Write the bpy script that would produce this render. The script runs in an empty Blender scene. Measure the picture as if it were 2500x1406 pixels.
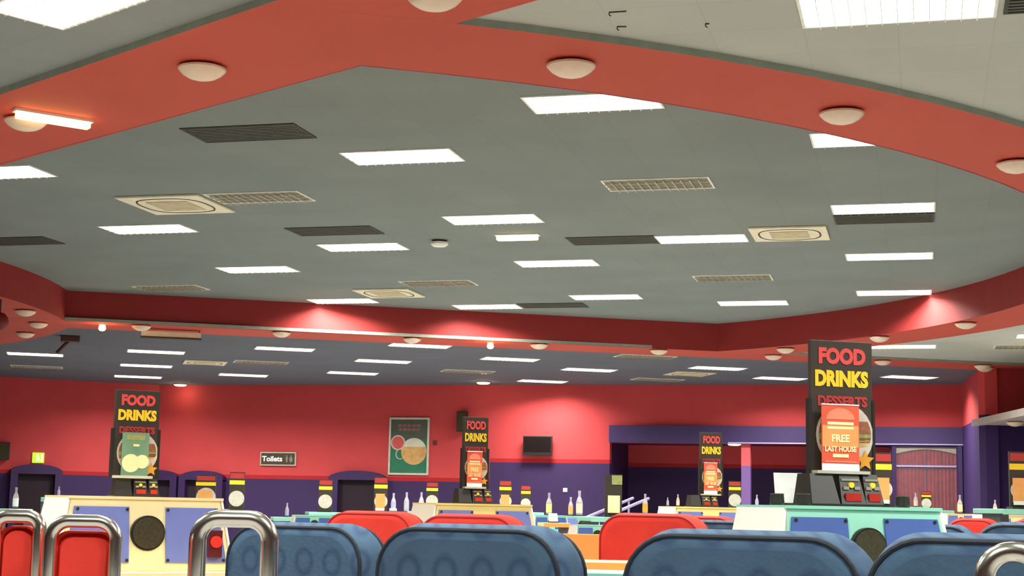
import bpy, bmesh, math
from mathutils import Vector, Matrix
from math import sin, cos, pi, radians

S = bpy.context.scene
C = S.collection
# ------------------------------------------------------------------ camera, world, exposure
cd = bpy.data.cameras.new('camera'); cam = bpy.data.objects.new('camera', cd); C.objects.link(cam)
cd.sensor_fit = 'HORIZONTAL'; cd.sensor_width = 36.0; cd.lens = 54.927
cd.clip_start = 0.05; cd.clip_end = 200
m3 = Matrix([[0.967634, 0.016173, 0.251838], [0.251595, -0.139307, -0.957754], [0.019593, 0.990117, -0.138867]])
cam.matrix_world = Matrix.Translation((0, 0, 1.15)) @ m3.to_4x4()
S.camera = cam
w = bpy.data.worlds.new('world'); S.world = w; w.use_nodes = True
w.node_tree.nodes['Background'].inputs[0].default_value = (0.5, 0.5, 0.5, 1)
w.node_tree.nodes['Background'].inputs[1].default_value = 0.05
S.view_settings.view_transform = 'Standard'; S.view_settings.look = 'None'
S.view_settings.exposure = 1.0; S.view_settings.gamma = 1.0
S.view_settings.use_curve_mapping = False
PANEL_POWER = 75.0
PANEL_SPREAD = radians(150)
PANEL_TINT = (1.0, 0.985, 0.92)

# ------------------------------------------------------------------ helpers
def lin(c):
    return tuple((v / 12.92 if v <= 0.04045 else ((v + 0.055) / 1.055) ** 2.4) for v in [x / 255 for x in c])

MATS = {}
def mat(name, rgb, rough=0.6, metal=0.0, var=0.08, scale=8.0, bump=0.0, spec=0.4, emit=0.0, emit_rgb=None, alpha=1.0, trans=0.0):
    if name in MATS: return MATS[name]
    m = bpy.data.materials.new(name); m.use_nodes = True
    nt = m.node_tree; b = nt.nodes['Principled BSDF']
    c = lin(rgb)
    tc = nt.nodes.new('ShaderNodeTexCoord'); nz = nt.nodes.new('ShaderNodeTexNoise')
    nz.inputs['Scale'].default_value = scale; nz.inputs['Detail'].default_value = 4
    nt.links.new(tc.outputs['Object'], nz.inputs['Vector'])
    rp = nt.nodes.new('ShaderNodeValToRGB')
    rp.color_ramp.elements[0].position = 0.3; rp.color_ramp.elements[1].position = 0.7
    rp.color_ramp.elements[0].color = (*[v * (1 - var) for v in c], 1)
    rp.color_ramp.elements[1].color = (*[min(1, v * (1 + var)) for v in c], 1)
    nt.links.new(nz.outputs['Fac'], rp.inputs['Fac']); nt.links.new(rp.outputs['Color'], b.inputs['Base Color'])
    b.inputs['Roughness'].default_value = rough; b.inputs['Metallic'].default_value = metal
    b.inputs['Specular IOR Level'].default_value = spec
    if alpha < 1: b.inputs['Alpha'].default_value = alpha
    if trans: b.inputs['Transmission Weight'].default_value = trans
    if bump:
        bp = nt.nodes.new('ShaderNodeBump'); bp.inputs['Strength'].default_value = bump; bp.inputs['Distance'].default_value = 0.01
        n2 = nt.nodes.new('ShaderNodeTexNoise'); n2.inputs['Scale'].default_value = scale * 12
        nt.links.new(tc.outputs['Object'], n2.inputs['Vector'])
        nt.links.new(n2.outputs['Fac'], bp.inputs['Height']); nt.links.new(bp.outputs['Normal'], b.inputs['Normal'])
    if emit:
        e = lin(emit_rgb or rgb)
        b.inputs['Emission Color'].default_value = (*e, 1); b.inputs['Emission Strength'].default_value = emit
    MATS[name] = m
    return m

def tile_mat(name, rgb, ang=0.0, off=(0, 0), var=0.035):
    """painted mineral ceiling tiles on a 600 mm grid: faint joints, patchy tone from tile to tile"""
    m = mat(name, rgb, 0.9, 0, 0.05, 0.9, 0.25, 0.1)
    nt = m.node_tree; b = nt.nodes['Principled BSDF']
    rp = [n for n in nt.nodes if n.type == 'VALTORGB'][0]
    tc = [n for n in nt.nodes if n.type == 'TEX_COORD'][0]
    mp = nt.nodes.new('ShaderNodeMapping'); mp.inputs['Rotation'].default_value[2] = -ang
    mp.inputs['Location'].default_value = (-off[0] * cos(-ang) + off[1] * sin(-ang), -off[0] * sin(-ang) - off[1] * cos(-ang), 0)
    br = nt.nodes.new('ShaderNodeTexBrick'); br.offset = 0; br.squash = 1
    br.inputs['Scale'].default_value = 1.0; br.inputs['Brick Width'].default_value = 0.6; br.inputs['Row Height'].default_value = 0.6
    br.inputs['Mortar Size'].default_value = 0.007; br.inputs['Mortar Smooth'].default_value = 0.3
    br.inputs['Color1'].default_value = (1, 1, 1, 1); br.inputs['Color2'].default_value = (1 - var, 1 - var, 1 - var * 0.9, 1)
    br.inputs['Mortar'].default_value = (0.92, 0.92, 0.92, 1)
    nt.links.new(tc.outputs['Object'], mp.inputs['Vector']); nt.links.new(mp.outputs['Vector'], br.inputs['Vector'])
    mx = nt.nodes.new('ShaderNodeMix'); mx.data_type = 'RGBA'; mx.blend_type = 'MULTIPLY'
    mx.inputs['Factor'].default_value = 1.0
    nt.links.new(rp.outputs['Color'], mx.inputs[6]); nt.links.new(br.outputs['Color'], mx.inputs[7])
    nt.links.new(mx.outputs[2], b.inputs['Base Color'])
    return m

def two_tone(name, upper, lower, zsplit, band=None):
    """wall paint: upper colour, a narrow darker band, lower colour"""
    m = mat(name, upper, 0.75, 0, 0.05, 1.5, 0.15, 0.25)
    nt = m.node_tree; b = nt.nodes['Principled BSDF']
    rp = [n for n in nt.nodes if n.type == 'VALTORGB'][0]
    geo = nt.nodes.new('ShaderNodeNewGeometry'); sx = nt.nodes.new('ShaderNodeSeparateXYZ')
    nt.links.new(geo.outputs['Position'], sx.inputs[0])
    def step(z):
        g = nt.nodes.new('ShaderNodeMath'); g.operation = 'GREATER_THAN'; g.inputs[1].default_value = z
        nt.links.new(sx.outputs['Z'], g.inputs[0]); return g
    m1 = nt.nodes.new('ShaderNodeMix'); m1.data_type = 'RGBA'
    m1.inputs[6].default_value = (*lin(lower), 1)
    nt.links.new(rp.outputs['Color'], m1.inputs[7]); nt.links.new(step(zsplit).outputs[0], m1.inputs['Factor'])
    out = m1.outputs[2]
    if band:
        g1, g2 = step(zsplit - 0.0), step(zsplit + 0.10)
        sb = nt.nodes.new('ShaderNodeMath'); sb.operation = 'SUBTRACT'
        nt.links.new(g1.outputs[0], sb.inputs[0]); nt.links.new(g2.outputs[0], sb.inputs[1])
        m2 = nt.nodes.new('ShaderNodeMix'); m2.data_type = 'RGBA'; m2.inputs[7].default_value = (*lin(band), 1)
        nt.links.new(out, m2.inputs[6]); nt.links.new(sb.outputs[0], m2.inputs['Factor']); out = m2.outputs[2]
    nt.links.new(out, b.inputs['Base Color'])
    return m

def ring_fabric(name, base, ringc, dark):
    """upholstery woven with rows of faint ring motifs"""
    m = mat(name, base, 0.85, 0, 0.10, 5, 0.12, 0.2)
    nt = m.node_tree; b = nt.nodes['Principled BSDF']; L = nt.links
    rp = [n for n in nt.nodes if n.type == 'VALTORGB'][0]
    tc = [n for n in nt.nodes if n.type == 'TEX_COORD'][0]
    sp = nt.nodes.new('ShaderNodeSeparateXYZ'); L.new(tc.outputs['Object'], sp.inputs[0])
    def M(op, a, b_=None, c_=None):
        n = nt.nodes.new('ShaderNodeMath'); n.operation = op
        for i, v in enumerate((a, b_, c_)):
            if v is None: continue
            if isinstance(v, (int, float)): n.inputs[i].default_value = v
            else: L.new(v, n.inputs[i])
        return n.outputs[0]
    px, pz = 0.125, 0.15
    fx = M('SUBTRACT', M('FRACT', M('DIVIDE', M('ADD', sp.outputs['X'], M('MULTIPLY', sp.outputs['Y'], 0.6)), px)), 0.5)
    fz = M('SUBTRACT', M('FRACT', M('DIVIDE', M('ADD', sp.outputs['Z'], 0.055), pz)), 0.5)
    ex = M('MULTIPLY', fx, px); ez = M('MULTIPLY', fz, pz * 0.8)
    d = M('SQRT', M('ADD', M('MULTIPLY', ex, ex), M('MULTIPLY', ez, ez)))
    ringv = M('SUBTRACT', 1.0, M('MINIMUM', 1.0, M('DIVIDE', M('ABSOLUTE', M('SUBTRACT', d, 0.034)), 0.016)))
    ringv = M('MULTIPLY', ringv, 0.75)
    mx = nt.nodes.new('ShaderNodeMix'); mx.data_type = 'RGBA'; mx.inputs[7].default_value = (*lin(ringc), 1)
    L.new(ringv, mx.inputs['Factor']); L.new(rp.outputs['Color'], mx.inputs[6]); L.new(mx.outputs[2], b.inputs['Base Color'])
    return m

def obj(name, me, m=None, parent=None, loc=(0, 0, 0), rz=0.0, smooth=False):
    if isinstance(me, bmesh.types.BMesh):
        bm = me; me = bpy.data.meshes.new(name); bm.to_mesh(me); bm.free()
    if m is not None:
        if len(me.materials): me.materials.clear()
        for k in (m if isinstance(m, (list, tuple)) else [m]): me.materials.append(k)
    if smooth:
        for p in me.polygons: p.use_smooth = True
    o = bpy.data.objects.new(name, me); C.objects.link(o)
    o.location = loc; o.rotation_euler = (0, 0, rz)
    if parent: o.parent = parent
    return o

def tag(o, label=None, cat=None, group=None, kind=None):
    if label: o['label'] = label
    if cat: o['category'] = cat
    if group: o['group'] = group
    if kind: o['kind'] = kind
    return o

def thing(name, label, cat, loc=(0, 0, 0), rz=0.0, group=None):
    o = bpy.data.objects.new(name, None); C.objects.link(o)
    o.empty_display_size = 0.1
    o.location = loc; o.rotation_euler = (0, 0, rz)
    return tag(o, label, cat, group)

def struct(name, me, m, label=None, **k):
    o = obj(name, me, m, **k); o['kind'] = 'structure'
    if label: o['label'] = label
    return o

def bx(bm, x0, x1, y0, y1, z0, z1, bevel=0.0, mi=0):
    r = bmesh.ops.create_cube(bm, size=1.0)
    vs = r['verts']
    for v in vs:
        v.co = Vector(((x0 + x1) / 2 + v.co.x * (x1 - x0), (y0 + y1) / 2 + v.co.y * (y1 - y0), (z0 + z1) / 2 + v.co.z * (z1 - z0)))
    fs = set(f for v in vs for f in v.link_faces)
    for f in fs: f.material_index = mi
    if bevel:
        es = list(set(e for v in vs for e in v.link_edges))
        bmesh.ops.bevel(bm, geom=es, offset=bevel, segments=2, affect='EDGES', profile=0.6)
    return bm

def box(x0, x1, y0, y1, z0, z1, bevel=0.0):
    return bx(bmesh.new(), x0, x1, y0, y1, z0, z1, bevel)

def prism(bm, pts, z0, z1, axis='z', mi=0, side_mi=None):
    """extrude a flat outline; axis y: pts are (x, z), extruded along y"""
    def co(p, h):
        return Vector((p[0], p[1], h)) if axis == 'z' else Vector((p[0], h, p[1])) if axis == 'y' else Vector((h, p[0], p[1]))
    a = [bm.verts.new(co(p, z0)) for p in pts]; b = [bm.verts.new(co(p, z1)) for p in pts]
    n = len(pts); fs = []
    f1 = bm.faces.new(a); f2 = bm.faces.new(b); fs = [f1, f2]
    f1.material_index = mi; f2.material_index = mi
    for i in range(n):
        f = bm.faces.new([a[i], a[(i + 1) % n], b[(i + 1) % n], b[i]])
        f.material_index = mi if side_mi is None else side_mi
        fs.append(f)
    bmesh.ops.recalc_face_normals(bm, faces=fs)
    return bm

def frustum(bm, bot, top, z0, z1, mi=0):
    """four-sided body; bot/top = (x0, x1, y0, y1)"""
    q = lambda r, z: [Vector((r[0], r[2], z)), Vector((r[1], r[2], z)), Vector((r[1], r[3], z)), Vector((r[0], r[3], z))]
    a = [bm.verts.new(v) for v in q(bot, z0)]; b = [bm.verts.new(v) for v in q(top, z1)]
    fs = [bm.faces.new(a[::-1]), bm.faces.new(b)]
    for i in range(4): fs.append(bm.faces.new([a[i], a[(i + 1) % 4], b[(i + 1) % 4], b[i]]))
    for f in fs: f.material_index = mi
    bmesh.ops.recalc_face_normals(bm, faces=fs)
    return bm

def hexa(bm, lo, hi):
    """solid between two quads"""
    a = [bm.verts.new(v) for v in lo]; b = [bm.verts.new(v) for v in hi]
    fs = [bm.faces.new(a), bm.faces.new(b)]
    for i in range(4): fs.append(bm.faces.new([a[i], a[(i + 1) % 4], b[(i + 1) % 4], b[i]]))
    bmesh.ops.recalc_face_normals(bm, faces=fs)
    return bm

def lathe(bm, prof, seg=20, c=(0, 0), mi=0):
    rings = []
    for r, z in prof:
        rings.append([bm.verts.new((c[0] + r * cos(2 * pi * k / seg), c[1] + r * sin(2 * pi * k / seg), z)) for k in range(seg)] if r > 1e-5 else [bm.verts.new((c[0], c[1], z))])
    fs = []
    for A, B in zip(rings, rings[1:]):
        for k in range(seg):
            k2 = (k + 1) % seg
            if len(A) == 1 and len(B) == 1: continue
            if len(A) == 1: fs.append(bm.faces.new([A[0], B[k2], B[k]]))
            elif len(B) == 1: fs.append(bm.faces.new([A[k], A[k2], B[0]]))
            else: fs.append(bm.faces.new([A[k], A[k2], B[k2], B[k]]))
    if len(rings[0]) > 1: fs.append(bm.faces.new(rings[0][::-1]))
    if len(rings[-1]) > 1: fs.append(bm.faces.new(rings[-1]))
    for f in fs: f.material_index = mi
    bmesh.ops.recalc_face_normals(bm, faces=fs)
    return bm

def disc_y(bm, cx, cz, r, y0, y1, seg=28, sx=1.0):
    """upright disc facing -y"""
    return prism(bm, [(cx + sx * r * cos(2 * pi * k / seg), cz + r * sin(2 * pi * k / seg)) for k in range(seg)], y0, y1, 'y')

def tube(bm, pts, r, seg=10, closed=False):
    P = [Vector(p) for p in pts]; n = len(P); rings = []
    up = None
    for i in range(n):
        if closed: t = P[(i + 1) % n] - P[i - 1]
        else: t = P[min(i + 1, n - 1)] - P[max(i - 1, 0)]
        t.normalize()
        if up is None:
            up = Vector((0, 0, 1)) if abs(t.z) < 0.9 else Vector((0, 1, 0))
        s = t.cross(up).normalized(); up = s.cross(t).normalized()
        rings.append([bm.verts.new(P[i] + r * (cos(2 * pi * k / seg) * s + sin(2 * pi * k / seg) * up)) for k in range(seg)])
    fs = []
    for i in range(n if closed else n - 1):
        A, B = rings[i], rings[(i + 1) % n]
        for k in range(seg): fs.append(bm.faces.new([A[k], A[(k + 1) % seg], B[(k + 1) % seg], B[k]]))
    if not closed:
        fs += [bm.faces.new(rings[0][::-1]), bm.faces.new(rings[-1])]
    bmesh.ops.recalc_face_normals(bm, faces=fs)
    return bm

def text_mesh(s, size, width=None, bold=0.0, depth=0.002):
    cu = bpy.data.curves.new('t', 'FONT'); cu.body = s; cu.size = size; cu.align_x = 'CENTER'; cu.align_y = 'CENTER'
    cu.extrude = depth; cu.offset = bold; cu.resolution_u = 3
    o = bpy.data.objects.new('t', cu); C.objects.link(o)
    bpy.context.view_layer.update()
    me = bpy.data.meshes.new_from_object(o.evaluated_get(bpy.context.evaluated_depsgraph_get()))
    bpy.data.objects.remove(o); bpy.data.curves.remove(cu)
    xs = [v.co.x for v in me.vertices]; ys = [v.co.y for v in me.vertices]
    cx, cy = (min(xs) + max(xs)) / 2, (min(ys) + max(ys)) / 2
    k = (width / (max(xs) - min(xs))) if width else 1.0
    for v in me.vertices:   # stand it up facing -y
        v.co = Vector(((v.co.x - cx) * k, -v.co.z, (v.co.y - cy)))
    return me

ORD = ['first', 'second', 'third', 'fourth', 'fifth', 'sixth', 'seventh', 'eighth', 'ninth', 'tenth', 'eleventh', 'twelfth']

# ------------------------------------------------------------------ materials
M_CEIL = tile_mat('grey ceiling paint', (131, 138, 133), 0.0, (-5.793, 14.848))
M_FAR = tile_mat('blue grey ceiling paint', (104, 108, 115), radians(29.5), (-9.5, 29.0))
M_BEIGE = tile_mat('beige ceiling paint', (184, 187, 175), 0.0, (-0.7, 9.35))
M_NEAR = tile_mat('grey near ceiling paint', (144, 150, 147), radians(-28), (-5.52, 9.04))
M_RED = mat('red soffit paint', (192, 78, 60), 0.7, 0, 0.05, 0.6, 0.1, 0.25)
M_REDF = mat('deep red bulkhead paint', (148, 44, 42), 0.65, 0, 0.06, 0.8, 0.1, 0.3)  # ring red darkened: shade on the upright face put into the colour
M_EDGE = mat('grey edge paint', (150, 156, 142), 0.8)
M_WALL = two_tone('wall paint low split', (198, 70, 72), (61, 43, 85), (-14.609, 39.000, 1.770)[2], (172, 36, 40))
M_WALL2 = two_tone('wall paint high split', (198, 70, 72), (61, 43, 85), (-9.085, 39.000, 2.286)[2], (172, 36, 40))
M_WALL3 = two_tone('wall paint right bay', (198, 70, 72), (60, 40, 92), (0.870, 39.000, 3.254)[2])
M_PURP = mat('purple paint', (62, 44, 92), 0.6, 0, 0.06, 2)
M_PURPD = mat('dark purple paint', (52, 28, 76), 0.6, 0, 0.06, 2)
M_DARK = mat('dark doorway', (38, 22, 34), 0.8)
M_CARPET = mat('patterned carpet', (150, 148, 146), 0.95, 0, 0.25, 3.0, 0.4, 0.1)
M_PLASTER = mat('room wall paint', (180, 110, 108), 0.8)
M_WHITE = mat('white enamel', (238, 236, 224), 0.5)
M_CREAM = mat('cream plastic', (232, 222, 190), 0.5)
M_CREAMD = mat('cream grille', (196, 182, 142), 0.6)
M_SLOT = mat('dark slot', (64, 58, 44), 0.7)
M_LIT = mat('lit diffuser', (255, 252, 240), 0.5, emit=3.2, emit_rgb=(255, 253, 240))
M_WARM = mat('warm lit diffuser', (255, 236, 190), 0.5, emit=2.2, emit_rgb=(255, 226, 168))
M_AMBER = mat('amber lit tube', (255, 220, 150), 0.5, emit=4.0, emit_rgb=(255, 205, 120))
M_LOUV = mat('bright louvre metal', (226, 224, 212), 0.25, 0.85, 0.05)
M_LOUVB = mat('unlit louvre back', (150, 146, 124), 0.6)
M_DPANEL = mat('dark vent metal', (62, 62, 52), 0.7, 0, 0.12, 3)
M_DPANEL2 = mat('dark vent slat metal', (84, 84, 72), 0.6, 0, 0.1, 3)
M_BOWL = mat('opal glass bowl', (236, 214, 186), 0.35, 0, 0.05, 12, 0.0, 0.5)
M_BOWLRIM = mat('bowl rim', (238, 196, 176), 0.4)
M_CHROME = mat('chrome', (232, 228, 214), 0.2, 1.0, 0.04, 4)
M_BLACK = mat('black plastic', (34, 32, 28), 0.45, 0, 0.1)
M_GREYK = mat('grey keys', (150, 146, 132), 0.5)
M_REDD = mat('red display', (176, 40, 32), 0.35)
M_YELB = mat('yellow button', (236, 214, 60), 0.4)
M_REDB = mat('red button', (232, 52, 40), 0.35)
M_BOARD = mat('dark menu board print', (56, 47, 38), 0.55, 0, 0.08)
M_TRED = mat('coral lettering', (226, 76, 74), 0.5)
M_TREDD = mat('dim red lettering', (178, 52, 50), 0.5)
M_TYEL = mat('yellow lettering', (252, 206, 48), 0.5)
M_PLATE = mat('picture plate white', (204, 192, 178), 0.5, 0, 0.1, 20)
M_BURGER = mat('picture brown', (150, 96, 66), 0.5, 0, 0.25, 30)
M_BUN = mat('picture bun', (216, 176, 108), 0.5, 0, 0.2, 30)
M_LETT = mat('picture lettuce', (150, 156, 96), 0.5, 0, 0.2, 30)
M_STAR = mat('orange star', (222, 156, 48), 0.5)
M_FLYR = mat('red flyer paper', (230, 92, 66), 0.5, 0, 0.06)
M_FLYO = mat('orange flyer paper', (238, 160, 92), 0.5, 0, 0.06)
M_FLYG = mat('green flyer paper', (112, 150, 122), 0.5, 0, 0.08)
M_PALE = mat('pale print', (250, 232, 178), 0.5)
M_PINK = mat('pale coral print', (240, 142, 110), 0.5)
M_PAPER = mat('white paper', (250, 250, 246), 0.6)
M_KCREAM = mat('cream laminate', (250, 230, 172), 0.4, 0, 0.03)
M_KTEAL = mat('mint laminate', (146, 214, 190), 0.4, 0, 0.03)
M_KWHITE = mat('white laminate', (252, 248, 236), 0.35, 0, 0.02)
M_KYEL = mat('pale yellow laminate', (242, 220, 138), 0.4, 0, 0.03)
M_BLUEP = mat('blue inset laminate', (66, 94, 160), 0.45, 0, 0.05)
M_LILACP = mat('lilac blue inset laminate', (108, 120, 184), 0.45, 0, 0.05)
M_SPK = mat('dark speaker cloth', (62, 56, 36), 0.9, 0, 0.3, 60, 0.5)
M_SCREW = mat('dark screw', (70, 66, 60), 0.4, 0.7)
M_ORANGE = mat('orange laminate', (240, 166, 84), 0.45, 0, 0.04)
M_ORANGED = mat('orange vinyl', (232, 118, 34), 0.5)
M_BLUE = ring_fabric('blue ring weave', (66, 90, 113), (46, 64, 94), None)
M_PIPE = mat('dark piping', (24, 34, 46), 0.6)
M_REDS = mat('red upholstery', (216, 60, 48), 0.8, 0, 0.12, 4, 0.12, 0.2)
M_REDPIPE = mat('red piping', (172, 26, 26), 0.6)
M_STEEL = mat('grey steel leg', (120, 120, 122), 0.4, 0.8)
M_GLASSB = mat('clear plastic bottle', (206, 196, 206), 0.15, 0, 0.05, trans=0.0, alpha=0.55)
M_TV = mat('black screen', (26, 18, 18), 0.25)
M_GREEN = mat('lit exit green', (120, 176, 40), 0.5, emit=0.9, emit_rgb=(150, 200, 40))
M_EXITW = mat('lit exit white', (250, 250, 200), 0.5, emit=1.2, emit_rgb=(245, 245, 180))
M_POSTG = mat('poster green print', (36, 112, 82), 0.5, 0, 0.1, 5)
M_POSTD = mat('poster dark print', (78, 84, 70), 0.5, 0, 0.1, 5)
M_SIGN = mat('dark sign face', (72, 60, 44), 0.5)
M_SILVER = mat('silver frame', (206, 202, 186), 0.4, 0.3)
M_CURT = mat('dark red curtain', (132, 30, 38), 0.8, 0, 0.25, 6)
M_GLASS = mat('window glass', (200, 190, 200), 0.05, 0, 0.02, alpha=0.07)
M_LILAC = mat('lilac rail paint', (168, 158, 200), 0.5)
M_BROWN = mat('dark brown metal', (78, 44, 40), 0.6)
M_CANOPY = mat('canopy soffit', (176, 166, 158), 0.7)

# ------------------------------------------------------------------ the room shell
ZR, ZO, ZC = 4.22, 4.28, 4.757          # red soffit underside, outer ceiling, raised ceiling
AC, AR = (-9.62, 20.15), 11.63           # right-hand arc of the recess
BC, BR = (-25.4, 20.15), 11.7           # convex bay at its left end
def arc(c, r, a0, a1, n):
    return [(c[0] + r * cos(radians(a0 + (a1 - a0) * k / n)), c[1] + r * sin(radians(a0 + (a1 - a0) * k / n))) for k in range(n + 1)]
recess = arc(AC, AR, -59.9, 59.9, 40) + arc(BC, BR, 20.7, -20.7, 14)      # ccw outline
hall = [(-20.2, 39.0), (0.95, 39.0), (1.3, 34.0), (14, 41.3), (14, -8), (-30, -8), (-30, 29.6), (-23.5, 36.1)]

bm = bmesh.new()
bx(bm, -31, 15, -9, 44, -0.1, 0.0)
struct('floor', bm, M_CARPET)

def loop_edges(bm, pts, z):
    vs = [bm.verts.new((p[0], p[1], z)) for p in pts]
    return [bm.edges.new((vs[i], vs[(i + 1) % len(vs)])) for i in range(len(vs))]
bm = bmesh.new()
es = loop_edges(bm, [(-31, -9), (15, -9), (15, 44), (-31, 44)], ZO) + loop_edges(bm, recess, ZO)
bmesh.ops.triangle_fill(bm, use_beauty=True, use_dissolve=False, edges=es, normal=(0, 0, -1))
for f in bm.faces:
    if f.normal.z > 0: f.normal_flip()
struct('ceiling', bm, M_FAR, 'blue-grey tiled low ceiling around the red ring')
bm = bmesh.new()
f = bm.faces.new([bm.verts.new((p[0], p[1], ZC)) for p in recess])
if f.normal.z > 0: f.normal_flip()
prism(bm, [(-31, -9), (15, -9), (15, 44), (-31, 44)], 5.2, 5.3)
struct('ceiling', bm, M_CEIL, 'raised grey tiled ceiling inside the red ring')
bm = bmesh.new()
zone = arc(AC, AR + 0.6, 60, -60, 40) + [(14, -0.85), (14, 40.6)]
prism(bm, zone, ZO - 0.008, ZO - 0.003)
struct('ceiling', bm, M_BEIGE, 'beige tiled ceiling to the right of the red ring')

bm = bmesh.new()
prism(bm, [(-3.0, 8.9), (14, -0.7), (14, -9), (-31, -9), (-31, 24.7)], ZO - 0.008, ZO - 0.004)
struct('ceiling', bm, M_NEAR, 'grey tiled low ceiling above the near left')

# bulkhead: the upright red face of the recess
cx, cy = -9.0, 20.15
bm = bmesh.new()
inn = [(cx + (p[0] - cx) * 0.9985, cy + (p[1] - cy) * 0.9985) for p in recess]
outr = [(cx + (p[0] - cx) * 1.0005, cy + (p[1] - cy) * 1.0005) for p in recess]
va = [[bm.verts.new((p[0], p[1], z)) for p in ring] for ring, z in ((inn, ZR), (inn, ZC + 0.01), (outr, ZC + 0.01), (outr, ZR))]
n = len(recess)
for q in range(4):
    A, B = va[q], va[(q + 1) % 4]
    for i in range(n): bm.faces.new([A[i], A[(i + 1) % n], B[(i + 1) % n], B[i]])
bmesh.ops.recalc_face_normals(bm, faces=bm.faces[:])
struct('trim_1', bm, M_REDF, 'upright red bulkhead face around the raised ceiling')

# soffit slabs (red underside, grey edge)
def slab(name, pts, z, label):
    bm = bmesh.new(); prism(bm, pts, z, ZO - 0.001, mi=0, side_mi=1)
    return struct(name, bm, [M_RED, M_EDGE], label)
a_in = arc(AC, AR + 0.002, -60.5, 60.5, 40); a_out = arc(AC, AR + 1.17, 62, -62, 40)
slab('trim_2', a_in + a_out, ZR, 'curved red soffit band on the right of the ring')
d1, n1 = Vector((0.8706, -0.4920)), Vector((-0.4920, -0.8706))       # near band: along, outward
p0 = Vector((-3.788, 10.088))
q = [p0 - d1 * 19, p0 + d1 * 0.3, p0 + d1 * 0.6 + n1 * 0.23, p0 + d1 * 20 + n1 * 0.23, p0 + d1 * 20 + n1 * 1.28, p0 - d1 * 19 + n1 * 1.28]
slab('trim_3', [tuple(v) for v in q], ZR + 0.0006, 'straight red soffit beam crossing above the foreground')
d2, n2 = Vector((0.8706, 0.4920)), Vector((-0.4920, 0.8706))
p0 = Vector((-3.788, 30.212))
q = [p0 - d2 * 19, p0 + d2 * 19, p0 + d2 * 19 + n2 * 1.28, p0 - d2 * 19 + n2 * 1.28]
FB0 = p0.copy()
slab('trim_4', [tuple(v) for v in q], ZR + 0.004, 'straight red soffit beam along the far side of the ring')
slab('trim_5', [(-26, 11)] + arc(BC, BR, -45, 20.7, 20) + [(-14.75, 25.1), (-15.1, 25.45), (-16.1, 26.5), (-17.2, 27.4), (-18.0, 27.9), (-19.6, 28.7), (-22, 29.6), (-26, 30)], ZR + 0.006, 'convex red soffit bay at the left end of the ring')

# walls
T = 0.25
def wall(name, a, b, z0, z1, m, label=None):
    a, b = Vector(a), Vector(b); d = (b - a).normalized(); nn = Vector((-d.y, d.x))
    c = a + nn * T; e = b + nn * T
    bm = bmesh.new(); prism(bm, [tuple(a), tuple(b), tuple(e), tuple(c)], z0, z1)
    return struct(name, bm, m, label)
XB = (-10.758, 39.000, 2.056)[0]; XA0 = (-7.619, 39.000, 3.025)[0]; XA1 = (-0.736, 39.000, 3.076)[0]
ZF0 = (-3.404, 39.000, 2.815)[2]; ZF1 = (-3.403, 39.000, 3.247)[2]
wall('wall_back', (-20.2, 39.0), (XB, 39.0), 0, ZO, M_WALL, 'far red wall with purple dado, left part')
wall('wall_back', (XB, 39.0), (XA0, 39.0), 0, ZO, M_WALL2, 'far red wall with tall purple dado beside the alcove')
wall('wall_back', (XA0, 39.0), (XA1, 39.0), ZF0, ZO, mat('plain red wall', (198, 70, 72), 0.75, 0, 0.05, 1.5, 0.15, 0.25), 'red wall above the alcove')
wall('wall_back', (XA1, 39.0), (0.95, 39.0), 0, ZO, M_WALL3, 'far wall at the right, red over purple')
wall('wall_right', (0.95, 39.0), (1.3, 34.0), 0, ZO, M_WALL3, 'short red wall return at the far right corner')
wall('wall_right', (1.3, 34.0), (14, 41.3), 0, ZO, M_WALL3, 'angled red wall under the far beam at the right')
wall('wall_right', (14, 41.3), (14, -8), 0, ZO, M_PLASTER)
wall('wall_front', (14, -8), (-30, -8), 0, ZO, M_PLASTER)
wall('wall_left', (-30, -8), (-30, 29.6), 0, ZO, M_PLASTER)
wall('wall_left', (-30, 29.6), (-23.5, 36.1), 0, ZO, M_WALL)
wall('wall_left', (-23.5, 36.1), (-20.2, 39.0), 0, ZO, M_WALL, 'angled red wall with purple dado at the far left')
# alcove behind the purple fascia
wall('wall_back', (XA0, 41.6), (XA1, 41.6), 0, ZF1, M_WALL2, 'back of the shadowy alcove, red over purple')
wall('wall_left', (XA0, 39.25), (XA0, 41.6), 0, ZF1, M_PURPD)
wall('wall_right', (XA1, 41.6), (XA1, 39.25), 0, ZF1, M_PURPD)
struct('ceiling', box(XA0, XA1, 39.26, 41.59, ZF0 + 0.05, ZF0 + 0.15), M_PURPD, 'low dark ceiling of the alcove')
bm = bmesh.new(); bx(bm, XA0, 0.97, 38.86, 38.995, ZF0, ZF1, 0.01); 
struct('trim_6', bm, M_PURP, 'long purple fascia above the alcove')
bm = bmesh.new(); bx(bm, XA0 + 3.0, 0.97, 38.83, 38.86, ZF0 + 0.0, ZF0 + 0.03)
struct('trim_7', bm, M_LILAC, 'thin lilac edge strip under the purple fascia')

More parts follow.
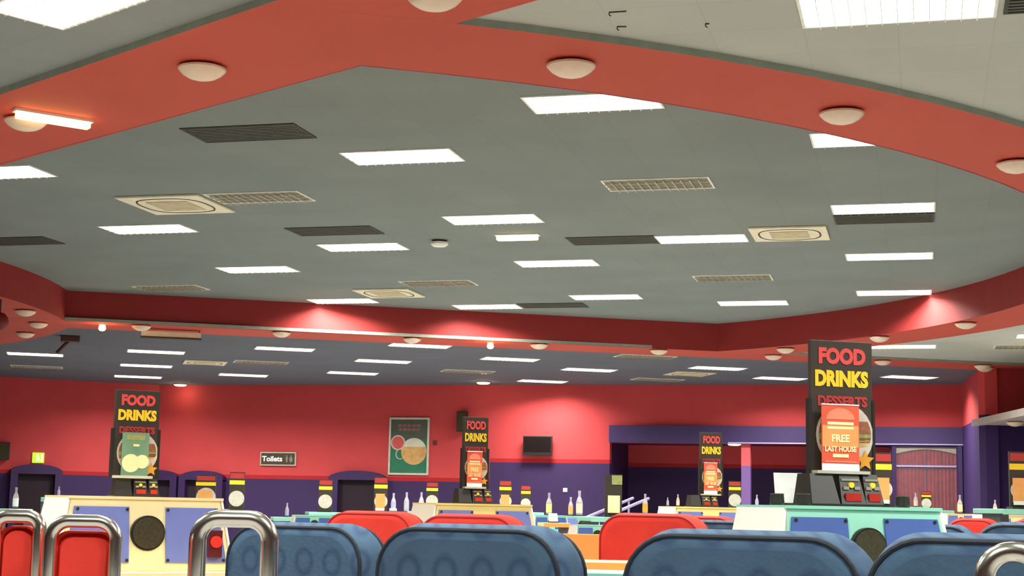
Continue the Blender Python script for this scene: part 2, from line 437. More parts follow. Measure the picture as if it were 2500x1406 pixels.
# ------------------------------------------------------------------ ceiling fittings
def frame_mesh(L, Wd, b, z0, z1):
    bm = bmesh.new()
    bx(bm, -L / 2, L / 2, -Wd / 2, -Wd / 2 + b, z0, z1); bx(bm, -L / 2, L / 2, Wd / 2 - b, Wd / 2, z0, z1)
    bx(bm, -L / 2, -L / 2 + b, -Wd / 2 + b, Wd / 2 - b, z0, z1); bx(bm, L / 2 - b, L / 2, -Wd / 2 + b, Wd / 2 - b, z0, z1)
    me = bpy.data.meshes.new('frame'); bm.to_mesh(me); bm.free(); return me
def mesh_of(name, bm):
    me = bpy.data.meshes.new(name); bm.to_mesh(me); bm.free(); return me
FR = frame_mesh(1.2, 0.6, 0.02, -0.012, 0.0); FR.materials.append(M_WHITE)
bm = bmesh.new(); bx(bm, -0.58, 0.58, -0.28, 0.28, -0.004, 0.0)
DIFF = mesh_of('diffuser', bm); DIFF.materials.append(M_LIT)
bm = bmesh.new()
for k in range(1, 12): bx(bm, -0.58 + 1.16 * k / 12 - 0.003, -0.58 + 1.16 * k / 12 + 0.003, -0.28, 0.28, -0.03, -0.005)
for k in (1, 2, 3): bx(bm, -0.58, 0.58, -0.28 + 0.14 * k - 0.003, -0.28 + 0.14 * k + 0.003, -0.03, -0.005)
bm2 = bm
LOUV = mesh_of('louvre', bm2); LOUV.materials.append(M_LOUV)
CB = mesh_of('cross_blade', box(-0.004, 0.004, -0.28, 0.28, -0.036, -0.006)); CB.materials.append(M_LOUV)
LB = mesh_of('long_blade', box(-0.58, 0.58, -0.004, 0.004, -0.034, -0.006)); LB.materials.append(M_LOUV)
BK = mesh_of('back_tray', box(-0.58, 0.58, -0.28, 0.28, -0.004, 0.0)); BK.materials.append(M_LOUVB)
LAMP = bpy.data.lights.new('panel_light', 'AREA'); LAMP.shape = 'RECTANGLE'; LAMP.size = 1.12; LAMP.size_y = 0.52
LAMP.energy = PANEL_POWER; LAMP.color = PANEL_TINT; LAMP.spread = PANEL_SPREAD

def panel_light(x, y, z, rz, label, group):
    t = thing('ceiling_light', label, 'ceiling light', (x, y, z), rz, group)
    obj('frame', FR, None, t); obj('diffuser', DIFF, None, t); obj('louvre', LOUV, None, t)
    l = bpy.data.objects.new('lamp', LAMP); C.objects.link(l); l.parent = t; l.location = (0, 0, -0.045)
    return t
def dead_light(x, y, z, rz, label, group):
    t = thing('louvred_light', label, 'ceiling light', (x, y, z), rz, group)
    obj('frame', FR, None, t); obj('back_tray', BK, None, t)
    for k in range(1, 12): obj('cross_blade', CB, None, t, (-0.58 + 1.16 * k / 12, 0, 0))
    for k in (1, 2, 3): obj('long_blade', LB, None, t, (0, -0.28 + 0.14 * k, 0))
    return t
PX, PY = -5.793 + 0.6, 14.848 + 0.3
G1 = 'lit panel lights in the raised ceiling'
central = [(-3, [(4, 'cut by the red band')]),
           (0, [(-8, 'left one at picture edge'), (0, 'middle one'), (8, 'right one behind red band')]),
           (6, [(-8, 'left one'), (0, 'middle one'), (8, 'right one')]),
           (9, [(-4, 'left one'), (4, 'right one')]),
           (12, [(-8, 'left one'), (0, 'middle one'), (8, 'right one')]),
           (18, [(-8, 'left one'), (0, 'middle one'), (8, 'right one')]),
           (20, [(-4, 'left one'), (4, 'right one')])]
names = ['nearest', 'second', 'third', 'fourth', 'fifth', 'sixth', 'farthest']
for rn, (j, cs) in zip(names, central):
    for i, wd in cs:
        lab = 'lit panel light in raised ceiling, %s row, %s' % (rn, wd)
        panel_light(PX + 0.6 * i, PY + 0.6 * j + (0.15 if j == 18 else 0), ZC - 0.001, 0, lab, G1)
for i, j, wd in [(4, 3, 'nearest right one'), (-4, 3, 'beside the left air conditioner'), (-4, 15, 'beyond the smoke detector'),
                 (4, 15, 'far right one'), (-12, 15, 'far left one by the red bulkhead')]:
    dead_light(PX + 0.6 * i, PY + 0.6 * j, ZC - 0.001, 0, 'unlit louvred light in the raised grey ceiling, ' + wd, 'unlit lights in the raised ceiling')

# dark vents
VF = frame_mesh(1.2, 0.6, 0.025, -0.01, 0.0); VF.materials.append(M_DPANEL)
VB = mesh_of('back_panel', box(-0.575, 0.575, -0.275, 0.275, -0.003, 0.0)); VB.materials.append(M_DPANEL)
VS = mesh_of('slat', box(-0.575, 0.575, -0.012, 0.012, -0.009, -0.004)); VS.materials.append(M_DPANEL2)
def vent(x, y, z, rz, label):
    t = thing('dark_vent', label, 'ceiling vent', (x, y, z), rz, 'dark vents in the ceilings')
    obj('frame', VF, None, t); obj('back_panel', VB, None, t)
    for k in range(9): obj('slat', VS, None, t, (0, -0.24 + 0.06 * k, 0))
for (x, y, z), wd in [((-6.373, 13.900, 4.757), 'largest one, near the left red band'), ((-7.529, 19.269, 4.757), 'left of the smoke detector'),
                      ((-3.992, 20.515, 4.757), 'right of the small emergency light'), ((-6.363, 27.117, 4.757), 'close to the far red bulkhead'),
                      ((-12.392, 19.394, 4.757), 'at the left picture edge'), ((-0.399, 19.441, 4.757), 'just beyond a lit panel at the right')]:  # last panel is a dark patch in place of shadow
    vent(x, y, z - 0.001, 0, 'dark vent panel in the raised grey ceiling, ' + wd)
vent(1.14, 9.6, ZO - 0.009, 0, 'dark vent panel in the beige ceiling at the top right')

# air conditioning cassettes
def aircon(x, y, z, rz, s, label):
    t = thing('air_conditioner', label, 'air conditioner', (x, y, z - 0.003), rz, 'ceiling air conditioner cassettes')
    bm = bmesh.new(); bx(bm, -0.5 * s, 0.5 * s, -0.5 * s, 0.5 * s, -0.025, 0, 0.006); obj('fascia', bm, M_CREAM, t)
    bm = bmesh.new(); bx(bm, -0.25 * s, 0.25 * s, -0.25 * s, 0.25 * s, -0.034, -0.024, 0.004); g = obj('intake_grille', bm, M_CREAMD, t)
    for k in range(7):
        obj('slat', box(-0.23 * s, 0.23 * s, (-0.21 + 0.07 * k) * s - 0.006, (-0.21 + 0.07 * k) * s + 0.006, -0.038, -0.033), M_CREAM, g)
    for k in range(4):     # the curved air outlet slots on each side
        pts = []
        for q in range(13):
            a = -0.34 + 0.68 * q / 12; d = 0.40 - 0.10 * (abs(a) / 0.34) ** 3
            pts.append((a * s, -d * s))
        bm = bmesh.new(); w2 = 0.022 * s
        prism(bm, [(p[0], p[1] - w2 / 2) for p in pts] + [(p[0], p[1] + w2 / 2) for p in pts[::-1]], -0.029, -0.02)
        o = obj('air_slot', bm, M_SLOT, t); o.rotation_euler = (0, 0, k * pi / 2)
aircon(*(-8.800, 17.182, 4.757), 0, 1.08, 'cream ceiling air conditioner beside the unlit light at the left')
aircon(*(-1.612, 20.283, 4.757), 0, 0.98, 'cream ceiling air conditioner at the right with darker centre grille')
aircon(*(-8.798, 25.170, 4.757), 0, 1.0, 'cream ceiling air conditioner near the far red bulkhead')
FZ = radians(29.5)
aircon(*(-15.746, 32.529, 4.280), FZ, 0.95, 'pale ceiling air conditioner on the low far ceiling at the left')
aircon(*(-5.125, 35.717, 4.280), FZ, 0.95, 'pale ceiling air conditioner on the low far ceiling at the right')

# far low ceiling lights (their grid is turned)
G2 = 'lit panel lights on the low far ceiling'
far = [('row by the red ring', [(-18.822, 30.472, 4.280), (-15.720, 30.117, 4.280), (-12.612, 29.714, 4.280), (-9.557, 29.272, 4.280)]),
       ('middle row', [(-17.599, 33.267, 4.280), (-11.431, 32.436, 4.280), (-8.458, 32.113, 4.280), (-7.276, 34.695, 4.280), (-4.318, 34.391, 4.280)]),
       ('row by the far wall', [(-19.410, 36.282, 4.280), (-16.304, 35.873, 4.280), (-13.230, 35.377, 4.280), (-9.119, 37.834, 4.280), (-3.185, 37.100, 4.280), (-0.239, 36.823, 4.280)])]
for rn, ps in far:
    for k, p in enumerate(ps):
        panel_light(p[0], p[1], ZO - 0.001, FZ, 'lit panel light on low far ceiling, %s, %s from left' % (rn, ORD[k]), G2)
for p, wd in [((-20.608, 33.468, 4.280), 'leftmost'), ((-14.396, 32.590, 4.280), 'beside the left air conditioner'), ((-10.240, 35.024, 4.280), 'above the framed poster'),
              ((-5.478, 31.732, 4.280), 'close to the red ring at the right'), ((-6.151, 37.396, 4.280), 'close to the far wall at the right')]:
    dead_light(p[0], p[1], ZO - 0.001, FZ, 'unlit louvred light on the low far ceiling, ' + wd, 'unlit lights on the low far ceiling')
G3 = 'lit panel lights on the nearer low ceilings'
panel_light(-0.10, 9.65, ZO - 0.009, 0, 'large lit panel light on the beige ceiling at the top right', G3)
p = (-0.298, 29.969, 4.250); panel_light(p[0], p[1], ZO - 0.009, 0, 'lit panel light on the beige ceiling behind the tall right menu board', G3)
p = (2.229, 28.342, 4.250); panel_light(p[0], p[1], ZO - 0.009, 0, 'lit panel light on the beige ceiling at the right picture edge', G3)
p = (1.934, 30.112, 4.250); dead_light(p[0], p[1], ZO - 0.009, 0, 'unlit louvred light on the beige ceiling at the right edge', G3)
NZ = radians(-28)
panel_light(-5.14, 8.50, ZO - 0.009, NZ, 'huge lit panel light on the low ceiling at the top left corner', G3)
# unseen fittings added above the picture to light the foreground
for k, (x, y, rz, z) in enumerate([(2.3, 7.8, 0, ZO - 0.009), (4.7, 9.6, 0, ZO - 0.009), (4.7, 5.9, 0, ZO - 0.009), (-2.0, 5.0, NZ, ZO - 0.009), (1.2, 2.6, NZ, ZO - 0.009),
                                   (-8.6, 7.6, NZ, ZO - 0.009), (-5.4, 4.0, NZ, ZO - 0.009), (-1.8, 0.6, NZ, ZO - 0.009), (7.1, 12, 0, ZO - 0.009), (7.1, 18, 0, ZO - 0.009),
                                   (4.7, 15.0, 0, ZO - 0.009), (4.7, 22.0, 0, ZO - 0.009), (7.1, 26, 0, ZO - 0.009)]):
    panel_light(x, y, z, rz, 'lit panel light above the foreground seats, outside the picture', G3)
for k, (x, y) in enumerate([(-12, 9.5), (-15.5, 6.0), (-19, 9)]):
    panel_light(x, y, ZO - 0.009, NZ, 'lit panel light over the left side of the hall, outside the picture', G3)  # more unseen panels, added for the light they give

# opal bowl lamps under the red soffits
bm = bmesh.new()
lathe(bm, [(0.0, -0.105), (0.05, -0.101), (0.10, -0.086), (0.14, -0.062), (0.165, -0.036), (0.170, -0.030), (0.165, -0.024)], 28)
BOWL = mesh_of('glass_bowl', bm); BOWL.materials.append(M_BOWL)
for p_ in BOWL.polygons: p_.use_smooth = True
bm = bmesh.new(); lathe(bm, [(0.150, -0.028), (0.172, -0.026), (0.172, -0.020), (0.150, -0.014), (0.12, 0.0)], 28)
RIM = mesh_of('rim', bm); RIM.materials.append(M_BOWLRIM)
def on_beam(p, lo=0.2, hi=1.08):
    v = Vector((p[0], p[1])); k_ = (v - FB0).dot(n2); v += n2 * (max(lo, min(hi, k_)) - k_); return (v.x, v.y)
def bowl(p, z, label):
    t = thing('bowl_lamp', label, 'ceiling lamp', (p[0], p[1], z), 0, 'opal bowl lamps under the red soffits')
    obj('glass_bowl', BOWL, None, t); obj('rim', RIM, None, t)
for p, wd in [((-7.048, 11.051, 4.170), 'beside the amber strip light'), ((-4.917, 9.894, 4.170), 'second from the left'), ((-2.809, 8.698, 4.170), 'cut by the top edge')]:
    bowl(p, ZR + 0.001, 'white bowl lamp under near left red beam, ' + wd)
for p, wd in [((-2.315, 10.298, 4.170), 'above the big lit panel'), ((-0.551, 11.968, 4.170), 'second from the left'), ((0.844, 14.002, 4.170), 'cut by the right picture edge')]:
    bowl(p, ZR - 0.001, 'white bowl lamp under the curved near right red band, ' + wd)
for k, p in enumerate([(-13.377, 25.032, 4.170), (-11.182, 26.188, 4.170), (-9.001, 27.244, 4.170), (-6.965, 28.617, 4.170), (-4.877, 29.825, 4.170), (-2.795, 30.997, 4.170)]):
    bowl(on_beam(p, 0.2, 0.3 if k == 0 else 1.08), ZR + 0.003, 'small bowl lamp under the far red beam, %s from the left' % ORD[k])
for k, p in enumerate([(-2.444, 29.657, 4.170), (-0.675, 27.785, 4.170), (0.722, 25.881, 4.170)]):
    bowl(p, ZR - 0.001, 'small bowl lamp under the far right curved band, %s from the left' % ORD[k])
for k, p in enumerate([(-0.724, 32.213, 4.170), (1.307, 33.759, 4.170), (1.589, 32.666, 4.170)]):
    bowl(on_beam(p), ZR + 0.003, 'small bowl lamp on the far beam right of the tallest board, %s from left' % ORD[k])
for p, wd in [((-14.327, 22.821, 4.170), 'nearest'), ((-15.114, 24.505, 4.170), 'middle, farthest right'), ((-16.290, 25.996, 4.170), 'farthest')]:
    bowl(p, ZR + 0.005, 'bowl lamp under the red bay at the left edge, ' + wd)

# warm downlights near the far wall
def downlight(p, z, label):
    t = thing('round_downlight', label, 'downlight', (p[0], p[1], z), 0, 'round warm downlights')
    obj('trim_ring', lathe(bmesh.new(), [(0.16, 0.0), (0.18, -0.02), (0.18, -0.03), (0.165, -0.03)], 24), M_WHITE, t)
    obj('diffuser', lathe(bmesh.new(), [(0.165, -0.03), (0.16, -0.05), (0.12, -0.065), (0.0, -0.07)], 24), M_WARM, t)
    L = bpy.data.lights.new('glow', 'POINT'); L.energy = 3; L.color = (1, 0.8, 0.55); L.shadow_soft_size = 0.1
    l = bpy.data.objects.new('lamp', L); C.objects.link(l); l.parent = t; l.location = (0, 0, -0.2)
downlight((-19.357, 38.560, 4.230), ZO - 0.001, 'oval warm downlight on the far ceiling above the left menu board')
downlight((-10.681, 37.960, 4.230), ZO - 0.001, 'oval warm downlight on the far ceiling above the middle menu board')
p = (-4.559, 39.700, 2.825); downlight(p, ZF0 + 0.049, 'round downlight under the alcove ceiling by the far menu tower')

# halogen spots under the ring, amber strip, emergency light, smoke detector
def spot(p, label):
    p = on_beam(p)
    t = thing('halogen_spot', label, 'spotlight', (p[0], p[1], ZR + 0.004), 0, 'small halogen spots under the far red beam')
    obj('bracket', box(-0.06, 0.06, -0.03, 0.03, -0.03, 0.0), M_WHITE, t)
    obj('bulb', lathe(bmesh.new(), [(0.0, -0.14), (0.045, -0.13), (0.065, -0.10), (0.06, -0.06), (0.04, -0.03)], 16), M_AMBER, t)
    L = bpy.data.lights.new('glow', 'POINT'); L.energy = 4; L.color = (1, 0.6, 0.25); L.shadow_soft_size = 0.08
    l = bpy.data.objects.new('lamp', L); C.objects.link(l); l.parent = t; l.location = (0, 0, -0.22)
spot((-13.595, 24.052, 4.130), 'small glowing halogen spot on the far red beam at the left')
spot((-7.414, 27.477, 4.130), 'small glowing halogen spot on the far red beam in the middle')
t = thing('strip_light', 'amber glowing strip light on the near left red beam', 'strip light', (-6.75, 10.98, ZR + 0.002), radians(50))
obj('base', box(-0.32, 0.32, -0.05, 0.05, -0.025, 0, 0.004), M_WHITE, t)
obj('diffuser', box(-0.30, 0.30, -0.045, 0.045, -0.075, -0.025, 0.012), M_AMBER, t)
L = bpy.data.lights.new('glow', 'AREA'); L.shape = 'RECTANGLE'; L.size = 0.6; L.size_y = 0.1; L.energy = 10; L.color = (1, 0.62, 0.25)
l = bpy.data.objects.new('lamp', L); C.objects.link(l); l.parent = t; l.location = (0, 0, -0.09)
p = (-5.173, 19.898, 4.730)
t = thing('emergency_light', 'small warm emergency light below the lit panel in the raised ceiling', 'emergency light', (p[0], p[1], ZC), 0)
obj('base', box(-0.30, 0.30, -0.07, 0.07, -0.02, 0, 0.004), M_WHITE, t)
obj('diffuser', box(-0.28, 0.28, -0.06, 0.06, -0.08, -0.02, 0.02), M_WARM, t)
p = (-6.352, 20.198, 4.720)
t = thing('smoke_detector', 'white smoke detector in the middle of the raised grey ceiling', 'smoke detector', (p[0], p[1], ZC), 0)
obj('base', lathe(bmesh.new(), [(0.10, 0), (0.10, -0.02), (0.07, -0.025)], 20), M_SLOT, t)
obj('cover', lathe(bmesh.new(), [(0.07, -0.02), (0.12, -0.03), (0.12, -0.06), (0.09, -0.085), (0.0, -0.09)], 20), M_WHITE, t, smooth=False)
# hung gear at the left
p = (-15.993, 27.102, 4.250)
t = thing('ceiling_bracket', 'dark brown bracket arm hanging from the far ceiling at the left', 'bracket', (p[0], p[1], ZO - 0.001), FZ)
obj('mount_plate', box(-0.18, 0.18, -0.15, 0.15, -0.12, 0, 0.02), M_BROWN, t)
obj('arm', tube(bmesh.new(), [(-0.02, 0, -0.1), (-0.12, 0, -0.2), (-0.24, 0, -0.34)], 0.035), M_BROWN, t)
p = (-13.174, 25.785, 4.150)
t = thing('hung_light', 'unlit cream light fitting hanging just beyond the far red beam', 'ceiling light', (p[0], p[1], ZO - 0.001), FZ)
obj('tray', box(-0.53, 0.53, -0.10, 0.10, -0.20, -0.10, 0.008), M_CREAM, t); obj('dark_lip', box(-0.54, 0.54, -0.115, 0.10, -0.225, -0.201), M_SLOT, t)
for sx in (-0.5, 0.5): obj('hanger', box(sx - 0.01, sx + 0.01, -0.01, 0.01, -0.10, 0), M_STEEL, t)
p = (-13.960, 21.516, 3.867)
t = thing('round_speaker', 'dark red round speaker hung under the bay at the left edge', 'speaker', (p[0], p[1], ZR + 0.006), 0)
obj('stem', lathe(bmesh.new(), [(0.02, 0), (0.02, p[2] - ZR + 0.10)], 10), M_BROWN, t)
obj('body', lathe(bmesh.new(), [(0, 0.15), (0.08, 0.13), (0.13, 0.07), (0.15, 0), (0.13, -0.07), (0.08, -0.13), (0, -0.15)], 20), mat('dark red shell', (120, 26, 24), 0.5), t, (0, 0, p[2] - ZR), smooth=True)
for k, (p, l_) in enumerate([((-1.816, 9.403, 4.250), 'larger bent'), ((-1.847, 9.711, 4.250), 'middle bent'), ((-1.294, 9.756, 4.250), 'tiny single')]):
    t = thing('ceiling_hook', '%s dark hook left in the beige ceiling' % l_, 'hook', (p[0], p[1], ZO - 0.008), 0.2 * k, 'hooks in the beige ceiling')
    n_ = (0.055, 0.03, 0.012)[k]
    obj('plate', box(-n_, n_, -0.006, 0.006, -0.006, 0), M_SLOT, t); obj('pin', tube(bmesh.new(), [(-n_, 0, -0.003), (-n_, 0, -0.02), (-n_ + 0.012, 0, -0.028)], 0.004, 6), M_SLOT, t)

# ------------------------------------------------------------------ things on the far walls
def portal(n, loc, rz, wd, ht, dw, dh, label):
    t = bpy.data.objects.new('door_%d' % n, None); C.objects.link(t); t.location = loc; t.rotation_euler = (0, 0, rz)
    t['kind'] = 'structure'; t['label'] = label
    top = [(wd / 2 * cos(a) * 1.0, ht - 0.28 + 0.28 * sin(a)) for a in [pi * k / 14 for k in range(15)]]
    top = [(max(-wd / 2, min(wd / 2, 1.12 * x)), z) for x, z in top]
    bm = bmesh.new()
    prism(bm, [(-wd / 2, 0), (-dw / 2, 0), (-dw / 2, dh), (-wd / 2, dh)], -0.22, 0, 'y')
    prism(bm, [(dw / 2, 0), (wd / 2, 0), (wd / 2, dh), (dw / 2, dh)], -0.22, 0, 'y')
    prism(bm, [(-wd / 2, dh)] + [(wd / 2, dh)] + top, -0.22, 0, 'y')
    obj('surround', bm, M_PURPD, t)
    obj('door_leaf', box(-dw / 2, dw / 2, -0.05, -0.005, 0, dh), M_DARK, t)  # flat dark sheet in place of the shade inside the doorway
    return t
def on_wall(px0, px1): return (px0[0] + px1[0]) / 2
a, b = (-15.077, 39.000, 1.999), (-13.525, 39.000, 2.020)
portal(1, ((a[0] + b[0]) / 2, 38.995, 0), 0, b[0] - a[0], a[2] + 0.02, (b[0] - a[0]) * 0.66, (-14.266, 39.000, 1.775)[2], 'purple arched doorway in the middle of the far wall')
a, b = (-19.380, 39.000, 1.942), (-18.092, 39.000, 1.959)
portal(2, ((a[0] + b[0]) / 2, 38.995, 0), 0, b[0] - a[0], a[2] + 0.02, (b[0] - a[0]) * 0.7, (-18.715, 39.000, 1.709)[2], 'purple arched doorway beside the toilets sign')
a, b = (-20.739, 39.000, 1.946), (-19.442, 39.000, 1.963)
portal(3, ((a[0] + b[0]) / 2, 38.995, 0), 0, b[0] - a[0], a[2] + 0.02, (b[0] - a[0]) * 0.7, (-20.049, 39.000, 1.690)[2], 'purple arched doorway behind the left menu board')
LW = math.atan2(2.9, 3.3)
a = (-22.573, 36.914, 2.005)
portal(4, (a[0], a[1] - 0.002, 0), LW, 1.32, a[2] + 0.02, 0.95, (-22.563, 36.924, 1.769)[2], 'purple arched doorway under the green exit sign')

p = (-16.593, 38.950, 2.303)
t = thing('toilets_sign', 'dark rectangular toilets sign with silver frame on the red wall', 'sign', (p[0], 38.998, p[2]))
sw = (-16.102, 38.950, 2.309)[0] - (-17.123, 38.950, 2.297)[0]; sh = 0.36
obj('backing', box(-sw / 2, sw / 2, -0.06, 0, -sh / 2, sh / 2), M_SILVER, t)
obj('face', box(-sw / 2 + 0.03, sw / 2 - 0.03, -0.066, -0.06, -sh / 2 + 0.03, sh / 2 - 0.03), M_SIGN, t)
obj('lettering', text_mesh('Toilets', 0.19, sw * 0.57, 0.006), M_PAPER, t, (-sw * 0.16, -0.068, -0.0))
bm = bmesh.new()
for x in (0, 0.12):      # man and woman pictograms
    disc_y(bm, x, 0.075, 0.022, -0.002, 0.002, 12); prism(bm, [(x - 0.035, 0.045), (x + 0.035, 0.045), (x + (0.05 if x else 0.025), -0.03), (x + 0.015, -0.09), (x - 0.015, -0.09), (x - (0.05 if x else 0.025), -0.03)], -0.002, 0.002, 'y')
obj('pictograms', bm, mat('dim sign print', (138, 128, 110), 0.5), t, (sw * 0.25, -0.068, 0))

# framed coffee poster
a, b = (-13.496, 38.950, 3.419), (-12.394, 38.950, 1.928)
pw, ph = b[0] - a[0], a[2] - b[2]
t = thing('framed_poster', 'framed green poster with a coffee cup on the far red wall', 'poster', ((a[0] + b[0]) / 2, 38.998, b[2]))
bm = bmesh.new()
e = 0.05
bx(bm, -pw / 2, pw / 2, -0.05, 0, 0, e); bx(bm, -pw / 2, pw / 2, -0.05, 0, ph - e, ph); bx(bm, -pw / 2, -pw / 2 + e, -0.05, 0, e, ph - e); bx(bm, pw / 2 - e, pw / 2, -0.05, 0, e, ph - e)
obj('frame', bm, M_SILVER, t)
sh_ = obj('sheet', box(-pw / 2 + e, pw / 2 - e, -0.03, 0, e, ph - e), M_POSTG, t)
k = pw / 0.95
obj('dark_band', box(-pw / 2 + e, pw / 2 - e, -0.032, -0.0301, ph * 0.62, ph - e), M_POSTD, t)
bm = bmesh.new()
for z, w2 in ((0.86, 0.30), (0.79, 0.28)):
    for q in range(5): bx(bm, (-0.9 + 0.37 * q) * w2 * k, (-0.9 + 0.37 * q + 0.3) * w2 * k, -0.0335, -0.032, ph * z - 0.035, ph * z + 0.035)
obj('headline_blocks', bm, mat('dim pink print', (140, 92, 88), 0.5), t)
c1 = obj('coffee_disc', disc_y(bmesh.new(), 0.12 * k, ph * 0.41, 0.30 * k, -0.034, -0.0325), mat('coffee print', (206, 160, 96), 0.5, 0, 0.2, 9), t)
obj('milk_foam', prism(bmesh.new(), [(0.12 * k + 0.30 * k * cos(a_), ph * 0.41 + 0.30 * k * sin(a_)) for a_ in [radians(20 + 140 * q / 14) for q in range(15)]], -0.036, -0.034, 'y'), mat('cup print', (214, 210, 190), 0.5), t)
obj('offer_disc', disc_y(bmesh.new(), -0.26 * k, ph * 0.56, 0.17 * k, -0.038, -0.036), M_PLATE, t)
obj('offer_centre', disc_y(bmesh.new(), -0.26 * k, ph * 0.56, 0.14 * k, -0.040, -0.038), mat('offer red print', (206, 86, 78), 0.5), t)
obj('cup_handle', tube(bmesh.new(), [(-0.2 * k + 0.1 * k * cos(a_), -0.036, ph * 0.36 + 0.11 * k * sin(a_)) for a_ in [radians(70 + 230 * q / 10) for q in range(11)]], 0.014, 6), M_PLATE, t)

# TV, wall speakers, exit sign, switch
a, b = (-9.835, 38.850, 2.959), (-9.075, 38.850, 2.467)
t = thing('wall_television', 'black wall television on the brightly lit red wall', 'television', ((a[0] + b[0]) / 2, 38.998, b[2]))
w2, h2 = b[0] - a[0], a[2] - b[2]
obj('case', box(-w2 / 2, w2 / 2, -0.2, -0.12, 0, h2, 0.01), M_BLACK, t)
obj('screen', box(-w2 / 2 + 0.03, w2 / 2 - 0.03, -0.203, -0.2, 0.08, h2 - 0.03), M_TV, t)
obj('wall_mount', box(-0.12, 0.12, -0.12, 0, h2 * 0.25, h2 * 0.75), M_BLACK, t)
p = (-11.478, 38.900, 3.055)
t = thing('wall_speaker', 'black wall speaker partly behind the middle menu board', 'speaker', (p[0], 38.998, p[2]))
obj('cabinet', box(-0.13, 0.13, -0.22, -0.05, 0, 0.52, 0.015), M_BLACK, t); obj('grille', box(-0.11, 0.11, -0.226, -0.22, 0.03, 0.49), M_SPK, t); obj('bracket', box(-0.04, 0.04, -0.05, 0, 0.2, 0.32), M_BLACK, t)
p = (-23.234, 36.334, 2.106)
t = thing('wall_speaker', 'black wall speaker at the left picture edge on the angled wall', 'speaker', (p[0], p[1], p[2]), LW)
obj('cabinet', box(-0.16, 0.16, -0.22, -0.05, 0, 0.46, 0.015), M_BLACK, t); obj('grille', box(-0.14, 0.14, -0.226, -0.22, 0.03, 0.43), M_SPK, t); obj('bracket', box(-0.04, 0.04, -0.05, -0.001, 0.16, 0.28), M_BLACK, t)
p = (-22.544, 36.940, 2.059)
t = thing('exit_sign', 'glowing green exit sign above the far left doorway', 'exit sign', (p[0], p[1], p[2]), LW)
obj('box', box(-0.15, 0.15, -0.06, -0.001, 0, 0.27, 0.01), M_GREEN, t)
bm = bmesh.new()     # running figure
disc_y(bm, -0.02, 0.20, 0.022, -0.066, -0.06, 10)
prism(bm, [(-0.05, 0.17), (0.0, 0.18), (0.02, 0.12), (0.05, 0.06), (0.03, 0.05), (0.0, 0.09), (-0.04, 0.04), (-0.07, 0.05), (-0.03, 0.11)], -0.066, -0.06, 'y')
bx(bm, 0.07, 0.11, -0.066, -0.06, 0.04, 0.23)
obj('pictogram', bm, M_EXITW, t)
p = (-8.754, 39.000, 1.608)
t = thing('switch_plate', 'small white switch plate on the purple wall', 'switch', (p[0], 38.999, p[2]))
obj('plate', box(-0.055, 0.055, -0.012, 0, -0.05, 0.05, 0.003), M_PAPER, t); obj('rocker', box(-0.02, 0.02, -0.018, -0.012, -0.025, 0.025), M_CREAM, t)
p = (-12.244, 39.000, 2.768)
t = thing('call_point', 'small dark red call point right of the poster', 'call point', (p[0], 38.999, p[2]))
obj('base', box(-0.05, 0.05, -0.03, 0, -0.06, 0.06, 0.006), mat('dark red plastic', (110, 28, 34), 0.5), t); obj('button', lathe(bmesh.new(), [(0.02, 0), (0.0, 0.01)], 10), M_BROWN, t, (0, -0.04, 0))

# column in the alcove mouth, window with curtains, pilaster, canopy
a, b = (-4.306, 38.980, 1.240), (-4.083, 38.980, 2.798)
bm = bmesh.new(); bx(bm, a[0], b[0], 38.95, 39.2, 0, ZF0 - 0.002)
struct('trim_8', bm, two_tone('column paint', (214, 92, 96), (122, 92, 152), (-4.207, 39.000, 2.274)[2]), 'square column in the alcove mouth, red over lilac')
a, b = (-0.586, 38.900, 1.311), (0.802, 38.900, 2.770)
t = bpy.data.objects.new('window_1', None); C.objects.link(t); t.location = ((a[0] + b[0]) / 2, 38.995, 0.35)
t['kind'] = 'structure'; t['label'] = 'purple framed window with dark red curtains in the far right bay'
w2, h2 = b[0] - a[0], b[2] - 0.35
bm = bmesh.new(); g = 0.10
bx(bm, -w2 / 2 - g, -w2 / 2, -0.12, 0, 0, h2); bx(bm, w2 / 2, w2 / 2 + g, -0.12, 0, 0, h2); bx(bm, -w2 / 2 - g, w2 / 2 + g, -0.12, 0, h2, h2 + g); bx(bm, -w2 / 2 - g, w2 / 2 + g, -0.12, 0, -g, 0)
obj('frame', bm, M_PURPD, t)
zb = (0.095, 38.900, 2.314)[2] - 0.35
obj('glazing_bar', box(-w2 / 2, w2 / 2, -0.10, -0.06, zb - 0.02, zb + 0.02), M_LILAC, t)
obj('pane', box(-w2 / 2, w2 / 2, -0.085, -0.08, zb + 0.02, h2), M_GLASS, t); obj('pane', box(-w2 / 2, w2 / 2, -0.085, -0.08, 0, zb - 0.02), M_GLASS, t)
for q in range(2):
    bm = bmesh.new(); x0, x1 = (-w2 / 2, -0.01) if q == 0 else (0.01, w2 / 2)
    nn = 26; fr = [(x0 + (x1 - x0) * i / nn, -0.035 + 0.018 * sin(i * 1.9)) for i in range(nn + 1)]
    prism(bm, fr + [(p_[0], p_[1] + 0.008) for p_ in fr[::-1]], 0.0, h2 - 0.02, 'z')
    obj('curtain', bm, M_CURT, t)
obj('pelmet_board', prism(bmesh.new(), [(-w2 / 2, h2), (-w2 / 2, h2 - 0.16)] + [(-w2 / 2 + w2 * i / 12, h2 - 0.16 + 0.11 * sin(pi * i / 12)) for i in range(1, 12)] + [(w2 / 2, h2 - 0.16), (w2 / 2, h2)], -0.078, -0.06, 'y'), M_LOUVB, t)
a = (0.877, 38.900, 1.339); 
struct('trim_9', box((0.847, 38.900, 1.724)[0], 0.94, 38.85, 38.995, 0, ZF0 - 0.002), M_PURP, 'purple pilaster right of the curtained window')
zc = 3.03
